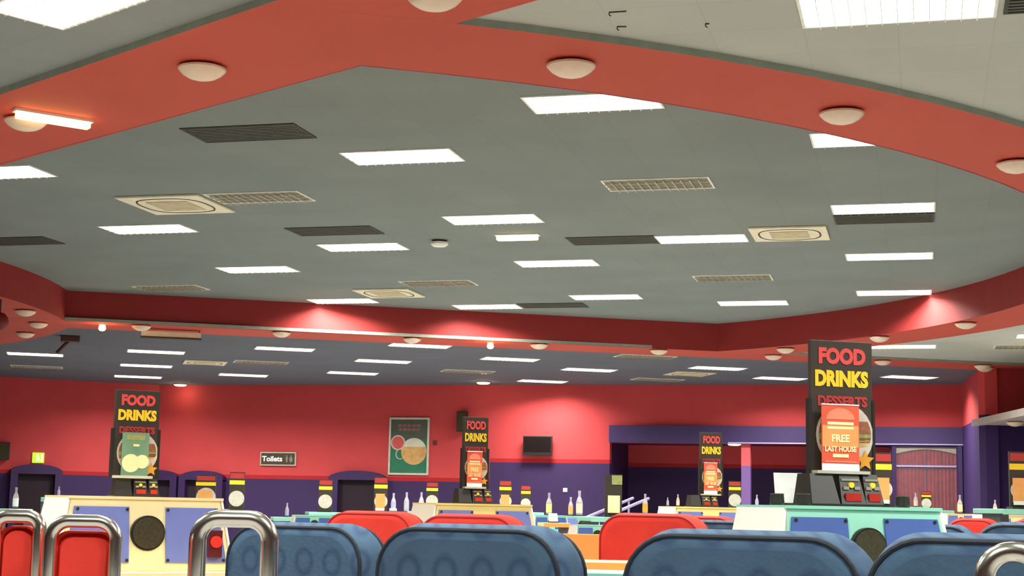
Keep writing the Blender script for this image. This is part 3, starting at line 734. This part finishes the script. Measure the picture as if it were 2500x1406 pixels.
A_ = (1.036, 34.501, 3.030); B_ = (1.919, 30.370, 3.030)
d_ = (Vector(B_) - Vector(A_)).normalized()
E_ = Vector(A_) + d_ * 9
bm = bmesh.new(); prism(bm, [(A_[0], A_[1]), (E_.x, E_.y), (9.0, 38.2), (1.35, 33.9)], zc, zc + 0.14)
struct('trim_10', bm, M_CANOPY, 'pale wedge-shaped canopy on the far right wall')
p = (1.806, 32.564, 2.970)
t = thing('bowl_lamp', 'pale bowl lamp under the wedge-shaped canopy at the right edge', 'ceiling lamp', (p[0], p[1], zc), 0, 'opal bowl lamps under the red soffits')
obj('glass_bowl', BOWL, None, t); obj('rim', RIM, None, t)

# ramp handrails
for k, (a, b, wd) in enumerate([((-6.387, 29.678, 0.918), (-5.913, 32.866, 1.388), 'longer lower'), ((-5.495, 28.842, 1.097), (-5.256, 30.953, 1.372), 'shorter upper')]):
    t = thing('handrail', '%s lilac handrail slanting in front of the dark alcove' % wd, 'handrail', (0, 0, 0), 0, 'lilac ramp handrails')
    obj('rail', tube(bmesh.new(), [a, b], 0.03), M_LILAC, t)
    for q in (0.08, 0.92):
        v = Vector(a).lerp(Vector(b), q); obj('post', tube(bmesh.new(), [(v.x, v.y, 0), (v.x, v.y, v.z)], 0.022), M_LILAC, t)

# ------------------------------------------------------------------ bingo tables, consoles, terminals, menu boards
def put(t, name, me, m, loc=(0, 0, 0), rz=0): return obj(name, me, m, t, loc, rz)

def bingo_table(x, y, z, rz, L, D, mt, label, edge=None):
    t = thing('bingo_table', label, 'table', (x, y, 0), rz, 'bingo tables')
    put(t, 'tabletop', box(-L / 2, L / 2, -D / 2, D / 2, z - 0.04, z, 0.006), mt)
    put(t, 'edge_strip', box(-L / 2, L / 2, -D / 2 - 0.012, -D / 2, z - 0.045, z - 0.002), edge or M_ORANGE)
    for sx in (-1, 1): put(t, 'leg', box(sx * L * 0.38 - 0.04, sx * L * 0.38 + 0.04, -D * 0.3, D * 0.3, 0.0, z - 0.04, 0.005), M_STEEL)
    return t

def console(x, y, z, rz, s, label, body, panelm, side=None, button=False, detail=True):
    """truncated-pyramid bingo console: two inset panels and a round speaker on the long side"""
    t = thing('bingo_console', label, 'console', (x, y, z), rz, 'bingo table consoles')
    H, W0, W1, D0, D1 = 0.40 * s, 0.50 * s, 0.435 * s, 0.33 * s, 0.27 * s
    yf = lambda zz: -(D0 + (D1 - D0) * zz / H); wf = lambda zz: W0 + (W1 - W0) * zz / H
    bm = bmesh.new(); frustum(bm, (-W0, W0, -D0, D0), (-W1, W1, -D1, D1), 0, H); put(t, 'body', bm, body)
    o = 0.012 * s
    for sx in (-1, 1):       # bright laminate end panels
        q = lambda e: [Vector((sx * (W0 + e), -D0, 0)), Vector((sx * (W0 + e), D0, 0)), Vector((sx * (W1 + e), D1, H)), Vector((sx * (W1 + e), -D1, H))]
        put(t, 'end_panel', hexa(bmesh.new(), q(-0.01), q(o)), side or M_KWHITE)
    put(t, 'lid', box(-W1 - o, W1 + o, -D1 - o, D1 + o, H - 0.004, H + 0.012 * s), body)
    z0, z1 = 0.045 * s, 0.355 * s
    for sx in (-1, 1):
        x_in = 0.105 * s; m_ = 0.03 * s
        pts = [(sx * x_in, z0), (sx * (wf(z0) - m_), z0), (sx * (wf(z1) - m_), z1), (sx * x_in, z1)]
        q = lambda e: [Vector((px, yf(pz) - e, pz)) for px, pz in pts]
        pn = put(t, 'inset_panel', hexa(bmesh.new(), q(-0.004), q(0.010 * s)), panelm)
        if detail:
            for px, pz in [(pts[0][0] + sx * 0.012 * s, z0 + 0.015 * s), (pts[1][0] - sx * 0.018 * s, z0 + 0.015 * s), (pts[2][0] - sx * 0.018 * s, z1 - 0.015 * s), (pts[3][0] + sx * 0.012 * s, z1 - 0.015 * s)]:
                put(pn, 'screw', disc_y(bmesh.new(), px, pz, 0.009 * s, yf(pz) - 0.015 * s, yf(pz), 10), M_SCREW)
    zc_ = 0.21 * s
    sp = put(t, 'speaker_rim', disc_y(bmesh.new(), 0, zc_, 0.098 * s, yf(zc_) - 0.022 * s, yf(zc_) + 0.02), M_BLACK)
    put(sp, 'speaker_cloth', disc_y(bmesh.new(), 0, zc_, 0.088 * s, yf(zc_) - 0.030 * s, yf(zc_)), M_SPK)
    if button:
        bb = put(t, 'button_box', box(0.345 * s, 0.425 * s, -D0 - 0.03, -D0 + 0.05, 0.075 * s, 0.23 * s, 0.004), mat('dark red box', (84, 20, 22), 0.4))
        put(bb, 'call_button', disc_y(bmesh.new(), 0.385 * s, 0.165 * s, 0.033 * s, -D0 - 0.05, -D0 - 0.03, 20), M_REDB)
    return t, H + 0.012 * s

def terminal(x, y, z, rz, s, label):
    """cluster of black coin units with keys, button and red display"""
    t = thing('coin_terminal', label, 'coin terminal', (x, y, z), rz, 'black coin terminals on the consoles')
    put(t, 'base_plate', box(-0.24 * s, 0.24 * s, -0.13 * s, 0.13 * s, 0, 0.012 * s), M_BLACK)
    for k, xo in enumerate((-0.135, 0.035, 0.165)):
        w_ = (0.085, 0.075, 0.055)[k] * s
        bm = bmesh.new(); frustum(bm, (xo * s - w_, xo * s + w_, -0.12 * s, 0.10 * s), (xo * s - w_ * 0.8, xo * s + w_ * 0.8, -0.06 * s, 0.08 * s), 0.012 * s, 0.175 * s)
        u = put(t, 'coin_unit', bm, M_BLACK)
        if k == 0: continue
        yz = lambda zz: (-0.12 + 0.06 * (zz - 0.012) / 0.163) * s
        put(u, 'display', box(xo * s - w_ * 0.62, xo * s + w_ * 0.62, yz(0.05) - 0.012 * s, yz(0.05) + 0.02 * s, 0.028 * s, 0.07 * s), M_REDD)
        for q in (-1, 1): put(u, 'key', box(xo * s + q * w_ * 0.45 - 0.016 * s, xo * s + q * w_ * 0.45 + 0.016 * s, yz(0.10) - 0.010 * s, yz(0.10) + 0.02 * s, 0.09 * s, 0.108 * s), M_GREYK)
        put(u, 'round_button', disc_y(bmesh.new(), xo * s, 0.115 * s, 0.016 * s, yz(0.115) - 0.014 * s, yz(0.115) + 0.02 * s, 14), M_YELB)
        put(u, 'key_strip', box(xo * s - w_ * 0.7, xo * s + w_ * 0.7, yz(0.145) - 0.008 * s, yz(0.145) + 0.02 * s, 0.138 * s, 0.15 * s), M_GREYK)
    return t

def menu_board(x, y, z, rz, w, h, label, flyer='red', full=True):
    """dark printed menu stand: FOOD / DRINKS / DESSERTS over a food picture, with a flyer clipped on the front"""
    t = thing('menu_board', label, 'menu board', (x, y, z), rz, 'menu boards on the consoles')
    put(t, 'board', box(-w / 2, w / 2, 0, 0.03, 0, h, 0.003), M_BOARD)
    put(t, 'edge_post', box(-w / 2 - 0.012, -w / 2 + 0.004, -0.004, 0.034, 0, h * 0.56), M_BLACK); put(t, 'edge_post', box(w / 2 - 0.004, w / 2 + 0.012, -0.004, 0.034, 0, h * 0.56), M_BLACK)
    put(t, 'food_lettering', text_mesh('FOOD', h * 0.155, w * 0.76, w * 0.017, 0.001), M_TRED, (0.01 * w, -0.002, h * 0.885))
    put(t, 'drinks_lettering', text_mesh('DRINKS', h * 0.155, w * 0.86, w * 0.017, 0.001), M_TYEL, (0, -0.002, h * 0.715))
    put(t, 'desserts_lettering', text_mesh('DESSERTS', h * 0.10, w * 0.80, w * 0.010, 0.001), M_TREDD, (0.01 * w, -0.002, h * 0.545))
    zc_ = h * 0.29; r_ = w * 0.46
    pl = put(t, 'plate_picture', disc_y(bmesh.new(), 0.04 * w, zc_, r_, -0.003, 0.0), M_PLATE)
    def cut(z0, z1, dz=0):   # horizontal slice of the round picture
        pts = []
        for zz in (z0, (z0 + z1) / 2, z1): pts.append((0.04 * w + math.sqrt(max(0, (r_ * 0.92) ** 2 - zz * zz)), zc_ + zz + dz))
        L_ = [(0.08 * w - p_[0], p_[1] - dz) for p_ in pts[::-1]]
        return prism(bmesh.new(), pts + L_, -0.0045, -0.003, 'y')
    put(pl, 'burger', cut(0.05 * r_, 0.45 * r_), M_BURGER); put(pl, 'lettuce', cut(-0.12 * r_, 0.05 * r_), M_LETT); put(pl, 'bun', cut(-0.5 * r_, -0.3 * r_, 0.03), M_BUN); put(pl, 'shadow_slice', cut(-0.3 * r_, -0.14 * r_, 0.015), M_BURGER)  # slices of plain print, the last one in burger brown again
    st = [(0.36 * w + (0.15 if k % 2 == 0 else 0.07) * w * cos(k * pi / 5 + 0.3), h * 0.105 + (0.15 if k % 2 == 0 else 0.07) * w * sin(k * pi / 5 + 0.3)) for k in range(10)]
    put(t, 'star_picture', prism(bmesh.new(), st, -0.007, -0.0045, 'y'), M_STAR)
    fw_, f0, f1 = w * 0.60, 0.02 * h, h * 0.515
    fx = -0.04 * w if flyer == 'green' else -0.08 * w
    fl = put(t, 'flyer', box(fx - fw_ / 2, fx + fw_ / 2, -0.035, -0.031, f0, f1), M_FLYG if flyer == 'green' else M_FLYR)
    Y = -0.0365
    if flyer == 'green':
        put(fl, 'headline_panel', box(fx - fw_ * 0.34, fx + fw_ * 0.34, Y, -0.035, h * 0.43, h * 0.49), M_LETT)
        put(fl, 'white_disc', disc_y(bmesh.new(), fx - 0.09 * w, h * 0.17, 0.20 * w, Y, -0.035), M_PALE)
        put(fl, 'white_disc', disc_y(bmesh.new(), fx + 0.16 * w, h * 0.19, 0.15 * w, Y - 0.001, -0.035), M_PALE)
        put(fl, 'small_print', box(fx - 0.05 * w, fx + 0.08 * w, Y, -0.035, h * 0.36, h * 0.385), M_PALE)
    else:
        put(fl, 'orange_panel', box(fx - fw_ / 2 + 0.004, fx + fw_ / 2 - 0.004, Y, -0.035, h * 0.20, h * 0.36), M_FLYO)
        put(fl, 'arch_print', prism(bmesh.new(), [(fx + fw_ * 0.38 * cos(a), h * 0.405 + h * 0.085 * sin(a)) for a in [pi * q / 12 for q in range(13)]], Y, -0.035, 'y'), M_PINK)
        for zz, ww, hh in [(0.375, 0.70, 0.022), (0.342, 0.70, 0.018), (0.262, 0.0, 0), (0.135, 0.42, 0.026), (0.09, 0.84, 0.010)]:
            if ww: put(fl, 'print_line', box(fx - fw_ * ww / 2, fx + fw_ * ww / 2, Y - 0.001, -0.035, h * (zz - hh / 2), h * (zz + hh / 2)), M_PALE if zz > 0.1 else M_PINK)
        put(fl, 'free_lettering', text_mesh('FREE', h * 0.075, fw_ * 0.48, w * 0.006, 0.0007), M_PALE, (fx, Y - 0.001, h * 0.265))
        put(fl, 'last_house_lettering', text_mesh('LAST HOUSE', h * 0.055, fw_ * 0.84, w * 0.004, 0.0007), M_PALE, (fx, Y - 0.001, h * 0.185))
        put(fl, 'white_footer', box(fx - fw_ / 2, fx + fw_ / 2, Y, -0.035, f0, h * 0.075), M_PAPER)
        put(fl, 'top_lip', tube(bmesh.new(), [(fx - fw_ / 2, -0.036, f1), (fx + fw_ / 2, -0.036, f1)], 0.004, 6), M_PAPER)
    put(t, 'holder_foot', box(-w * 0.50, w * 0.34, -0.07, 0.0, 0, 0.016), M_SILVER)
    return t

def small_tower(x, y, z, rz, w, h, label, kind=0):
    """far menu stand: red and yellow title bands over a round food picture on a dark foot"""
    t = thing('menu_tower', label, 'menu board', (x, y, z), rz, 'small menu stands on far tables')
    put(t, 'board', box(-w / 2, w / 2, 0, 0.03, 0, h), M_BOARD)
    if kind != 2:
        put(t, 'red_band', box(-w * 0.46, w * 0.46, -0.004, 0, h * 0.83, h * 0.97), M_TREDD)
        put(t, 'yellow_band', box(-w * 0.5, w * 0.5, -0.005, 0, h * 0.67, h * 0.78), M_TYEL)
    else:
        put(t, 'picture_patch', box(-w * 0.1, w * 0.5, -0.004, 0, h * 0.75, h * 0.98), M_LETT); put(t, 'white_sheet', box(-w * 0.32, w * 0.38, -0.006, 0, h * 0.05, h * 0.48), M_PALE)
    if kind == 0: put(t, 'plate_picture', disc_y(bmesh.new(), 0, h * 0.30, w * 0.52, -0.005, 0, 18), M_PLATE)
    if kind == 1:
        put(t, 'plate_picture', disc_y(bmesh.new(), 0.03 * w, h * 0.30, w * 0.5, -0.005, 0, 18), M_PLATE); put(t, 'flyer', box(-w * 0.36, w * 0.32, -0.02, -0.006, h * 0.08, h * 0.52), M_FLYO)
        put(t, 'white_footer', box(-w * 0.36, w * 0.32, -0.022, -0.02, h * 0.03, h * 0.10), M_PAPER)
    put(t, 'foot', box(-w * 0.55, w * 0.55, -0.08, 0.08, -0.02, 0.0), M_BLACK)
    return t

R30 = radians(30)
UX = Vector((cos(R30), sin(R30), 0)); UY = Vector((-sin(R30), cos(R30), 0))
def off(p, dx, dy): v = Vector((p[0], p[1], 0)) + UX * dx + UY * dy; return v.x, v.y

# four main consoles: point = middle of the front top edge
def station(p, s, zt, body, panelm, label, tcol, tlabel, button=False, board=None, term=None, side=None, rz=R30):
    H = 0.412 * s; z0 = zt - H
    x, y = p[0] - sin(rz) * 0.27 * s, p[1] + cos(rz) * 0.27 * s
    console(x, y, z0, rz, s, label, body, panelm, side, button)
    bingo_table(x, y, z0 - 0.001, rz, 1.5 * s, 1.0 * s, tcol, tlabel, tcol)
    if term: terminal(x - 0.0, y, zt + 0.001, rz, term[0], term[1])
    if board:
        w_, h_, dz, dx, lab, fl = board
        px, py = x + cos(rz) * dx, y + sin(rz) * dx
        menu_board(px, py, zt + dz, rz, w_, h_, lab, fl)
    return x, y

p = (-4.510, 8.626, 1.168)
station(p, 1.06, p[2], M_KCREAM, M_LILACP, 'large cream console with lilac panels and round speaker at the left', M_KCREAM, 'cream bingo table carrying the large left console', True,
        (0.28, 0.545, 0.112, -0.005, 'menu board with green flyer on the cream left console', 'green'), (0.62, 'black coin terminal under the menu board on the left cream console'), None, radians(44))
p = (-0.284, 8.168, 1.187)
K2 = (p, ) + station(p, 1.0, p[2], M_KTEAL, M_BLUEP, 'large mint green console with blue panels at the right', M_KTEAL, 'mint green bingo table carrying the right console', False,
        (0.365, 0.70, 0.168, 0.03, 'tallest menu board with red flyer on the mint green console', 'red'), (0.95, 'black coin terminal under the tallest menu board'), None, radians(32))
p = (-3.609, 12.934, 1.173)
station(p, 1.0, p[2], M_KYEL, M_LILACP, 'pale yellow console behind the red seats in the middle', M_KYEL, 'pale yellow bingo table in the middle of the hall', False,
        (0.235, 0.62, 0.13, 0.02, 'menu board with red flyer on the pale yellow middle console', 'red'), (0.72, 'black coin terminal on the pale yellow middle console'), None, radians(38))
p = (-2.412, 18.571, 1.196)
station(p, 1.0, p[2], M_KYEL, M_LILACP, 'far pale yellow console left of the mint green one', M_KYEL, 'far pale yellow bingo table beyond the blue seats', False,
        (0.285, 0.75, 0.14, 0.12, 'menu board with dark top on the far yellow console', 'red'), (0.8, 'black coin terminal on the far yellow console'))

# smaller far consoles
def far_console(p, s, body, panelm, label, tl):
    z0 = p[2] - 0.412 * s
    x, y = p[0] - sin(R30) * 0.27 * s, p[1] + cos(R30) * 0.27 * s
    console(x, y, z0, R30, s, label, body, panelm, None, False, False)
    bingo_table(x, y, z0 - 0.001, R30, 1.25 * s, 0.9 * s, body, tl, body)
far_console((-5.647, 14.193, 1.035), 0.42, M_KTEAL, M_BLUEP, 'small mint console left of the red seats', 'mint table left of the red seats')
far_console((0.401, 17.852, 1.175), 0.36, M_KCREAM, M_LILACP, 'small cream console with dark panels far right', 'cream table under the small far right console')
far_console((0.897, 16.416, 1.171), 0.62, M_KCREAM, M_LILACP, 'cream console at the far right picture edge', 'cream table at the far right picture edge')
far_console((-4.372, 18.702, 1.061), 0.45, M_KTEAL, M_BLUEP, 'small mint console with a bottle beyond the middle seats', 'mint table beyond the middle seats')
far_console((-4.221, 19.786, 1.053), 0.5, M_KTEAL, M_LILACP, 'small mint console with two bottles near the ramp rails', 'mint table near the ramp rails')
far_console((-2.418, 11.911, 1.026), 0.36, M_KTEAL, M_BLUEP, 'small mint console directly left of the single red seat', 'mint table directly left of the single red seat')

# small menu stands on far tables: (point at foot, width px, height px, depth)
def far_stand(p, d, wpx, hpx, label, kind, tl, tcol=None):
    w_ = wpx * d / 3814; h_ = hpx * d / 3814
    small_tower(p[0], p[1], p[2] + 0.02, R30 * 0.5, w_ / 0.95, h_, label, kind)
    bingo_table(p[0], p[1], p[2] - 0.001, R30, 0.6, 0.45, tcol or M_KTEAL, tl, M_KTEAL)
for p, d, wp, hp, lab, kd, tl in [
    ((-8.888, 18.559, 1.052), 20, 46, 78, 'small menu stand rising behind the cream left console', 1, 'table behind the cream left console'),
    ((-10.203, 22.397, 1.004), 24, 35, 92, 'small menu stand with pale picture just right of the cream console', 0, 'table just right of the cream console'),
    ((-9.622, 24.637, 1.008), 26, 31, 76, 'small menu stand with yellow band left of the middle doorway', 0, 'table left of the middle doorway'),
    ((-8.732, 24.871, 1.012), 26, 31, 84, 'small menu stand with orange flyer right of the middle doorway', 1, 'table right of the middle doorway'),
    ((-8.508, 27.010, 1.064), 28, 27, 66, 'small menu stand left of the middle menu board', 0, 'table left of the middle menu board'),
    ((-7.237, 27.343, 1.075), 28, 28, 72, 'small menu stand just right of the middle menu board', 1, 'table just right of the middle menu board'),
    ((-7.374, 29.397, 1.061), 30, 22, 62, 'narrow menu stand under the wall television', 0, 'table under the wall television'),
    ((-2.873, 14.917, 1.075), 15, 40, 98, 'dark menu stand with white sheet in front of the ramp rails', 2, 'table in front of the ramp rails'),
    ((-2.903, 25.335, 1.181), 25, 28, 66, 'small menu stand beside the alcove column', 0, 'table beside the alcove column'),
    ((-0.276, 11.928, 1.198), 11.5, 40, 128, 'menu stand with orange flyer half hidden behind the tallest menu board', 1, 'table half hidden behind the mint console'),
    ((0.782, 13.770, 1.216), 13, 42, 134, 'menu stand with orange flyer at the right picture edge', 1, 'table under the menu stand at the right edge'),
    ((0.057, 22.975, 1.224), 22, 22, 42, 'little menu stand in front of the curtained window', 0, 'table in front of the curtained window')]:
    far_stand(p, d, wp, hp, lab, kd, tl)

# bottles
def bottle(p, h, label, lab_m, base=True):
    t = thing('plastic_bottle', label, 'bottle', p, 0, 'bottles on the tables')
    r_ = h * 0.13
    put(t, 'bottle_body', lathe(bmesh.new(), [(r_ * 0.95, 0.012), (r_, 0.02), (r_, h * 0.55), (r_ * 0.75, h * 0.66), (r_ * 0.42, h * 0.76), (r_ * 0.40, h * 0.93)], 14), M_GLASSB)
    put(t, 'cap', lathe(bmesh.new(), [(r_ * 0.46, h * 0.925), (r_ * 0.46, h)], 12), M_GLASSB)
    put(t, 'label_band', lathe(bmesh.new(), [(r_ * 1.03, h * 0.12), (r_ * 1.03, h * 0.5)], 14), lab_m)
    put(t, 'coaster', lathe(bmesh.new(), [(r_ * 1.5, 0), (r_ * 1.5, 0.012)], 14), M_BLACK)
for p, d, hp, lab, lm, own in [
    ((-4.454, 18.941, 1.061), 19, 55, 'bottle on the mint console right of the middle yellow console', M_KYEL, 0),
    ((-4.402, 19.948, 1.053), 20, 46, 'short bottle with cream label left of the tall bottle', M_FLYO, 0),
    ((-4.294, 19.976, 1.053), 20, 62, 'tall bottle with pink label near the ramp rails', M_BOWLRIM, 0),
    ((-2.748, 15.990, 1.102), 16, 50, 'bottle with orange label behind the single red seat', M_STAR, 1),
    ((-2.933, 18.643, 1.195), 18.4, 22, 'small bottle left on the far yellow console', M_LILAC, 0),
    ((-2.815, 18.674, 1.195), 18.4, 30, 'taller bottle on the far yellow console', M_BOWLRIM, 0),
    ((-2.458, 24.403, 1.211), 24, 32, 'bottle left of the white card', M_LILAC, 1),
    ((-7.538, 22.048, 1.044), 23, 46, 'thin bottle right of the doorway', M_LILAC, 1),
    ((-7.671, 23.057, 1.043), 24, 48, 'clear bottle beyond the middle console, left one', M_GLASSB, 1),
    ((-6.830, 21.186, 1.068), 22, 46, 'clear bottle beyond the middle console, right one', M_BOWLRIM, 1),
    ((-0.168, 13.102, 1.215), 12.6, 22, 'small bottle right of the tallest menu board', M_BOWLRIM, 1),
    ((-0.056, 14.593, 1.217), 14, 36, 'bottle with pink label before the curtained window', M_BOWLRIM, 1),
    ((0.401, 18.008, 1.175), 17, 46, 'tall bottle on the small far right console', M_PALE, 0),
    ((0.711, 16.629, 1.172), 15.5, 36, 'short clear bottle on the right edge console', M_PALE, 0),
    ((-8.557, 14.454, 1.159), 16, 26, 'clear bottle rising beyond the left end of the cream console', M_LILAC, 1),
    ((-8.989, 14.359, 1.034), 16, 52, 'slender white bottle at the left edge', M_PAPER, 1),
    ((-7.087, 16.954, 0.987), 18, 34, 'clear bottle behind the chrome hoop', M_LILAC, 1)]:
    h_ = hp * d / 3814
    bottle(p, h_, lab, lm)
    if own: bingo_table(p[0], p[1], p[2] - 0.001, R30, 0.34, 0.30, M_KTEAL, 'narrow table carrying the ' + lab, M_KTEAL)

# papers and bits
def card(p, w_, h_, rz, label):
    t = thing('white_card', label, 'card', p, rz, 'white cards on the tables')
    o = put(t, 'sheet', box(-w_ / 2, w_ / 2, -0.002, 0.002, 0.01, h_), M_PAPER); o.rotation_euler = (radians(-24), 0, 0)
    put(t, 'stand', box(-w_ * 0.52, w_ * 0.52, -0.03, 0.05, 0, 0.014), M_BLACK)
def loc2(lx, ly):
    a_ = radians(32); return (K2[1] + lx * cos(a_) - ly * sin(a_), K2[2] + lx * sin(a_) + ly * cos(a_), K2[0][2])
card(loc2(-0.17, 0.20), 0.155, 0.19, radians(14), 'bright white card standing left of the tallest menu board')
card((-3.883, 16.752, 0.991), 0.10, 0.11, R30, 'white card beside the middle yellow console'); p = (-3.883, 16.752, 0.991); bingo_table(p[0], p[1], p[2] - 0.001, R30, 0.3, 0.25, M_KYEL, 'narrow table under the white card by the middle console')
p = (-5.571, 16.296, 1.072); card(p, 0.08, 0.042, R30, 'tiny white card above the red seats'); bingo_table(p[0], p[1], p[2] - 0.001, R30, 0.3, 0.25, M_KYEL, 'narrow table under the tiny white card')
# small black cups on the mint console
for k, (p, lab) in enumerate([(loc2(-0.36, -0.02), 'left of the white card foot'), (loc2(-0.30, -0.19), 'left of the coin terminal'), (loc2(0.27, -0.19), 'right of the coin terminal')]):
    t = thing('dauber_pot', 'small black pot on the mint console, ' + lab, 'pot', p, 0, 'black pots on the mint console')
    put(t, 'pot', lathe(bmesh.new(), [(0.035, 0), (0.038, 0.01), (0.034, 0.055), (0.030, 0.055), (0.028, 0.012), (0, 0.012)], 16), M_BLACK)
    put(t, 'rim', lathe(bmesh.new(), [(0.034, 0.053), (0.036, 0.056), (0.034, 0.060), (0.03, 0.058)], 16), M_SLOT)

# ------------------------------------------------------------------ seats
def round_outline(w, h, r, n=8):
    """upright back outline with round top corners, open at the bottom (x, z), z = 0 at the top"""
    pts = [(-w / 2, -h)]
    pts += [(-w / 2 + r - r * cos(a), -r + r * sin(a)) for a in [pi / 2 * k / n for k in range(n + 1)]]
    pts += [(w / 2 - r + r * sin(a), -r + r * cos(a)) for a in [pi / 2 * k / n for k in range(n + 1)]]
    pts += [(w / 2, -h)]
    return pts
def seat_back_mesh(w, h, r, t, bulge):
    bm = bmesh.new(); rings = []
    kk = min(1.0, w / 0.35)
    for y, ins in [(0.0, 0.035 * kk), (0.008, 0.012), (0.022, 0.0), (0.06, -bulge * 0.4), (t * 0.5, -bulge), (t - 0.06, -bulge * 0.5), (t - 0.02, 0.006), (t, 0.04 * kk)]:
        o = round_outline(w - 2 * ins, h - ins, r)
        rings.append([bm.verts.new((x, y, z - ins)) for x, z in o])
    for A, B in zip(rings, rings[1:]):
        n = len(A)
        for i in range(n): bm.faces.new([A[i], A[(i + 1) % n], B[(i + 1) % n], B[i]])
    bm.faces.new(rings[0][::-1]); bm.faces.new(rings[-1])
    bmesh.ops.recalc_face_normals(bm, faces=bm.faces[:])
    return bm
def seat(p, label, fab, pipe, w=0.62, h=0.66, t=0.20, rz=radians(-14), r=0.13):
    """p = middle of the top edge of the side facing the camera"""
    o = thing('booth_seat', label, 'seat', (p[0], p[1], 0), rz, 'upholstered booth seats')
    zt = p[2]
    b = put(o, 'backrest', seat_back_mesh(w, h, r, t, 0.012), fab, (0, 0, zt))
    for q in b.data.polygons: q.use_smooth = len(q.vertices) == 4
    pts = [(x, 0.012, z - 0.006) for x, z in round_outline(w - 0.012, h - 0.02, r)]
    bb = put(b, 'piping', tube(bmesh.new(), pts, 0.0075, 8), pipe)
    pts = [(x, t - 0.012, z - 0.006) for x, z in round_outline(w - 0.012, h - 0.02, r)]
    put(b, 'piping', tube(bmesh.new(), pts, 0.0065, 8), pipe)
    put(o, 'cushion', box(-w / 2 + 0.01, w / 2 - 0.01, t - 0.03, t + 0.42, 0.34, 0.47, 0.035), fab)
    put(o, 'plinth', box(-w / 2 + 0.06, w / 2 - 0.06, 0.06, t + 0.36, 0.0, 0.40, 0.01), M_STEEL)
    return o
seat((-2.286, 5.519, 1.065), 'blue ring-patterned seat behind the chrome hoop', M_BLUE, M_PIPE)
seat((-1.295, 4.430, 1.086), 'blue ring-patterned seat in the middle of the front row', M_BLUE, M_PIPE)
seat((-0.441, 3.881, 1.093), 'large blue ring-patterned seat in front of the mint console', M_BLUE, M_PIPE)
seat((0.169, 3.549, 1.101), 'blue ring-patterned seat at the bottom right corner', M_BLUE, M_PIPE)
seat((-1.194, 9.719, 1.083), 'blue seat mostly hidden behind the white end of the mint console', M_BLUE, M_PIPE)
seat((0.013, 9.827, 1.086), 'blue seat behind the mint console at the right', M_BLUE, M_PIPE, w=0.56)
seat((0.520, 7.450, 1.115), 'blue seat at the right edge behind the chrome hoop', M_BLUE, M_PIPE)
seat((-3.199, 8.876, 1.099), 'red seat left of the middle pair', M_REDS, M_REDPIPE)
seat((-2.404, 8.250, 1.096), 'red seat right of the middle pair', M_REDS, M_REDPIPE, t=0.19)
seat((-1.513, 8.899, 1.119), 'single red seat behind the orange table end', M_REDS, M_REDPIPE)
seat((0.350, 12.103, 1.124), 'red seat behind the blue seats at the right, left one', M_REDS, M_REDPIPE, w=0.40)
seat((0.798, 12.116, 1.127), 'red seat behind the blue seats at the right edge', M_REDS, M_REDPIPE, w=0.40)
seat((-3.440, 15.829, 0.955), 'little orange seat beyond the middle blue seat', M_ORANGED, M_REDPIPE, w=0.22, r=0.09, h=0.5)
seat((-1.681, 12.095, 1.100), 'red seat hidden behind the single red seat', M_REDS, M_REDPIPE)

# orange table end, yellow shelf and mint shelf between the blue seats
p = (-2.031, 9.826, 0.990)
t = thing('table_end', 'orange upright table end between the middle blue seats', 'table end', (p[0], p[1], 0), radians(8))
put(t, 'end_board', box(-0.19, 0.19, 0, 0.03, 0.30, p[2], 0.004), M_ORANGE); put(t, 'foot', box(-0.17, 0.17, -0.1, 0.2, 0, 0.30, 0.004), M_STEEL)
p = (-1.343, 6.570, 0.931)
bingo_table(p[0], p[1] + 0.05, p[2], radians(8), 0.42, 0.3, M_KYEL, 'low yellow shelf below the orange table end')
p = (-1.064, 5.180, 0.941)
bingo_table(p[0], p[1] + 0.1, p[2], radians(8), 0.32, 0.26, M_KTEAL, 'mint shelf between the blue seats at the bottom edge', M_KTEAL)

# chrome hoops
def hoop(p, w, h, r, tr, rz, label, panel=None):
    """p = middle of the top of the hoop; two upright tubes joined by a rounded top, on flanged feet"""
    t = thing('chrome_hoop', label, 'chrome frame', (p[0], p[1], 0), rz, 'chrome hoop frames')
    zt = p[2] - tr
    pts = [(-w / 2, 0, 0.02)] + [(-w / 2 + r - r * cos(a), 0, zt - r + r * sin(a)) for a in [pi / 2 * k / 8 for k in range(9)]] + \
          [(w / 2 - r + r * sin(a), 0, zt - r + r * cos(a)) for a in [pi / 2 * k / 8 for k in range(9)]] + [(w / 2, 0, 0.02)]
    o = put(t, 'tube_frame', tube(bmesh.new(), pts, tr, 14), M_CHROME)
    for q in o.data.polygons: q.use_smooth = True
    for sx in (-1, 1): put(t, 'floor_flange', lathe(bmesh.new(), [(0.045, 0), (0.045, 0.012), (tr, 0.02)], 16, (sx * w / 2, 0)), M_CHROME)
    if panel:
        b = put(t, 'upholstered_panel', seat_back_mesh(w - 2 * tr + 0.012, 0.62, 0.035, 0.05, 0.004), panel, (0, 0.006, zt - tr - 0.012))
        for q in b.data.polygons: q.use_smooth = len(q.vertices) == 4
    return t
hoop((-2.406, 3.862, 1.118), 0.122, 1, 0.035, 0.0185, radians(14), 'chrome hoop around a red panel at the left picture edge', M_REDS)
hoop((-2.179, 3.818, 1.108), 0.175, 1, 0.05, 0.0178, radians(14), 'chrome hoop around a red panel, right one of the pair', M_REDS)
hoop((-1.830, 4.012, 1.128), 0.198, 1, 0.06, 0.0245, radians(14), 'empty chrome hoop in front of the blue seat')
hoop((0.163, 3.077, 1.105), 0.105, 1, 0.05, 0.0195, radians(-5), 'chrome hoop cut by the bottom right corner')
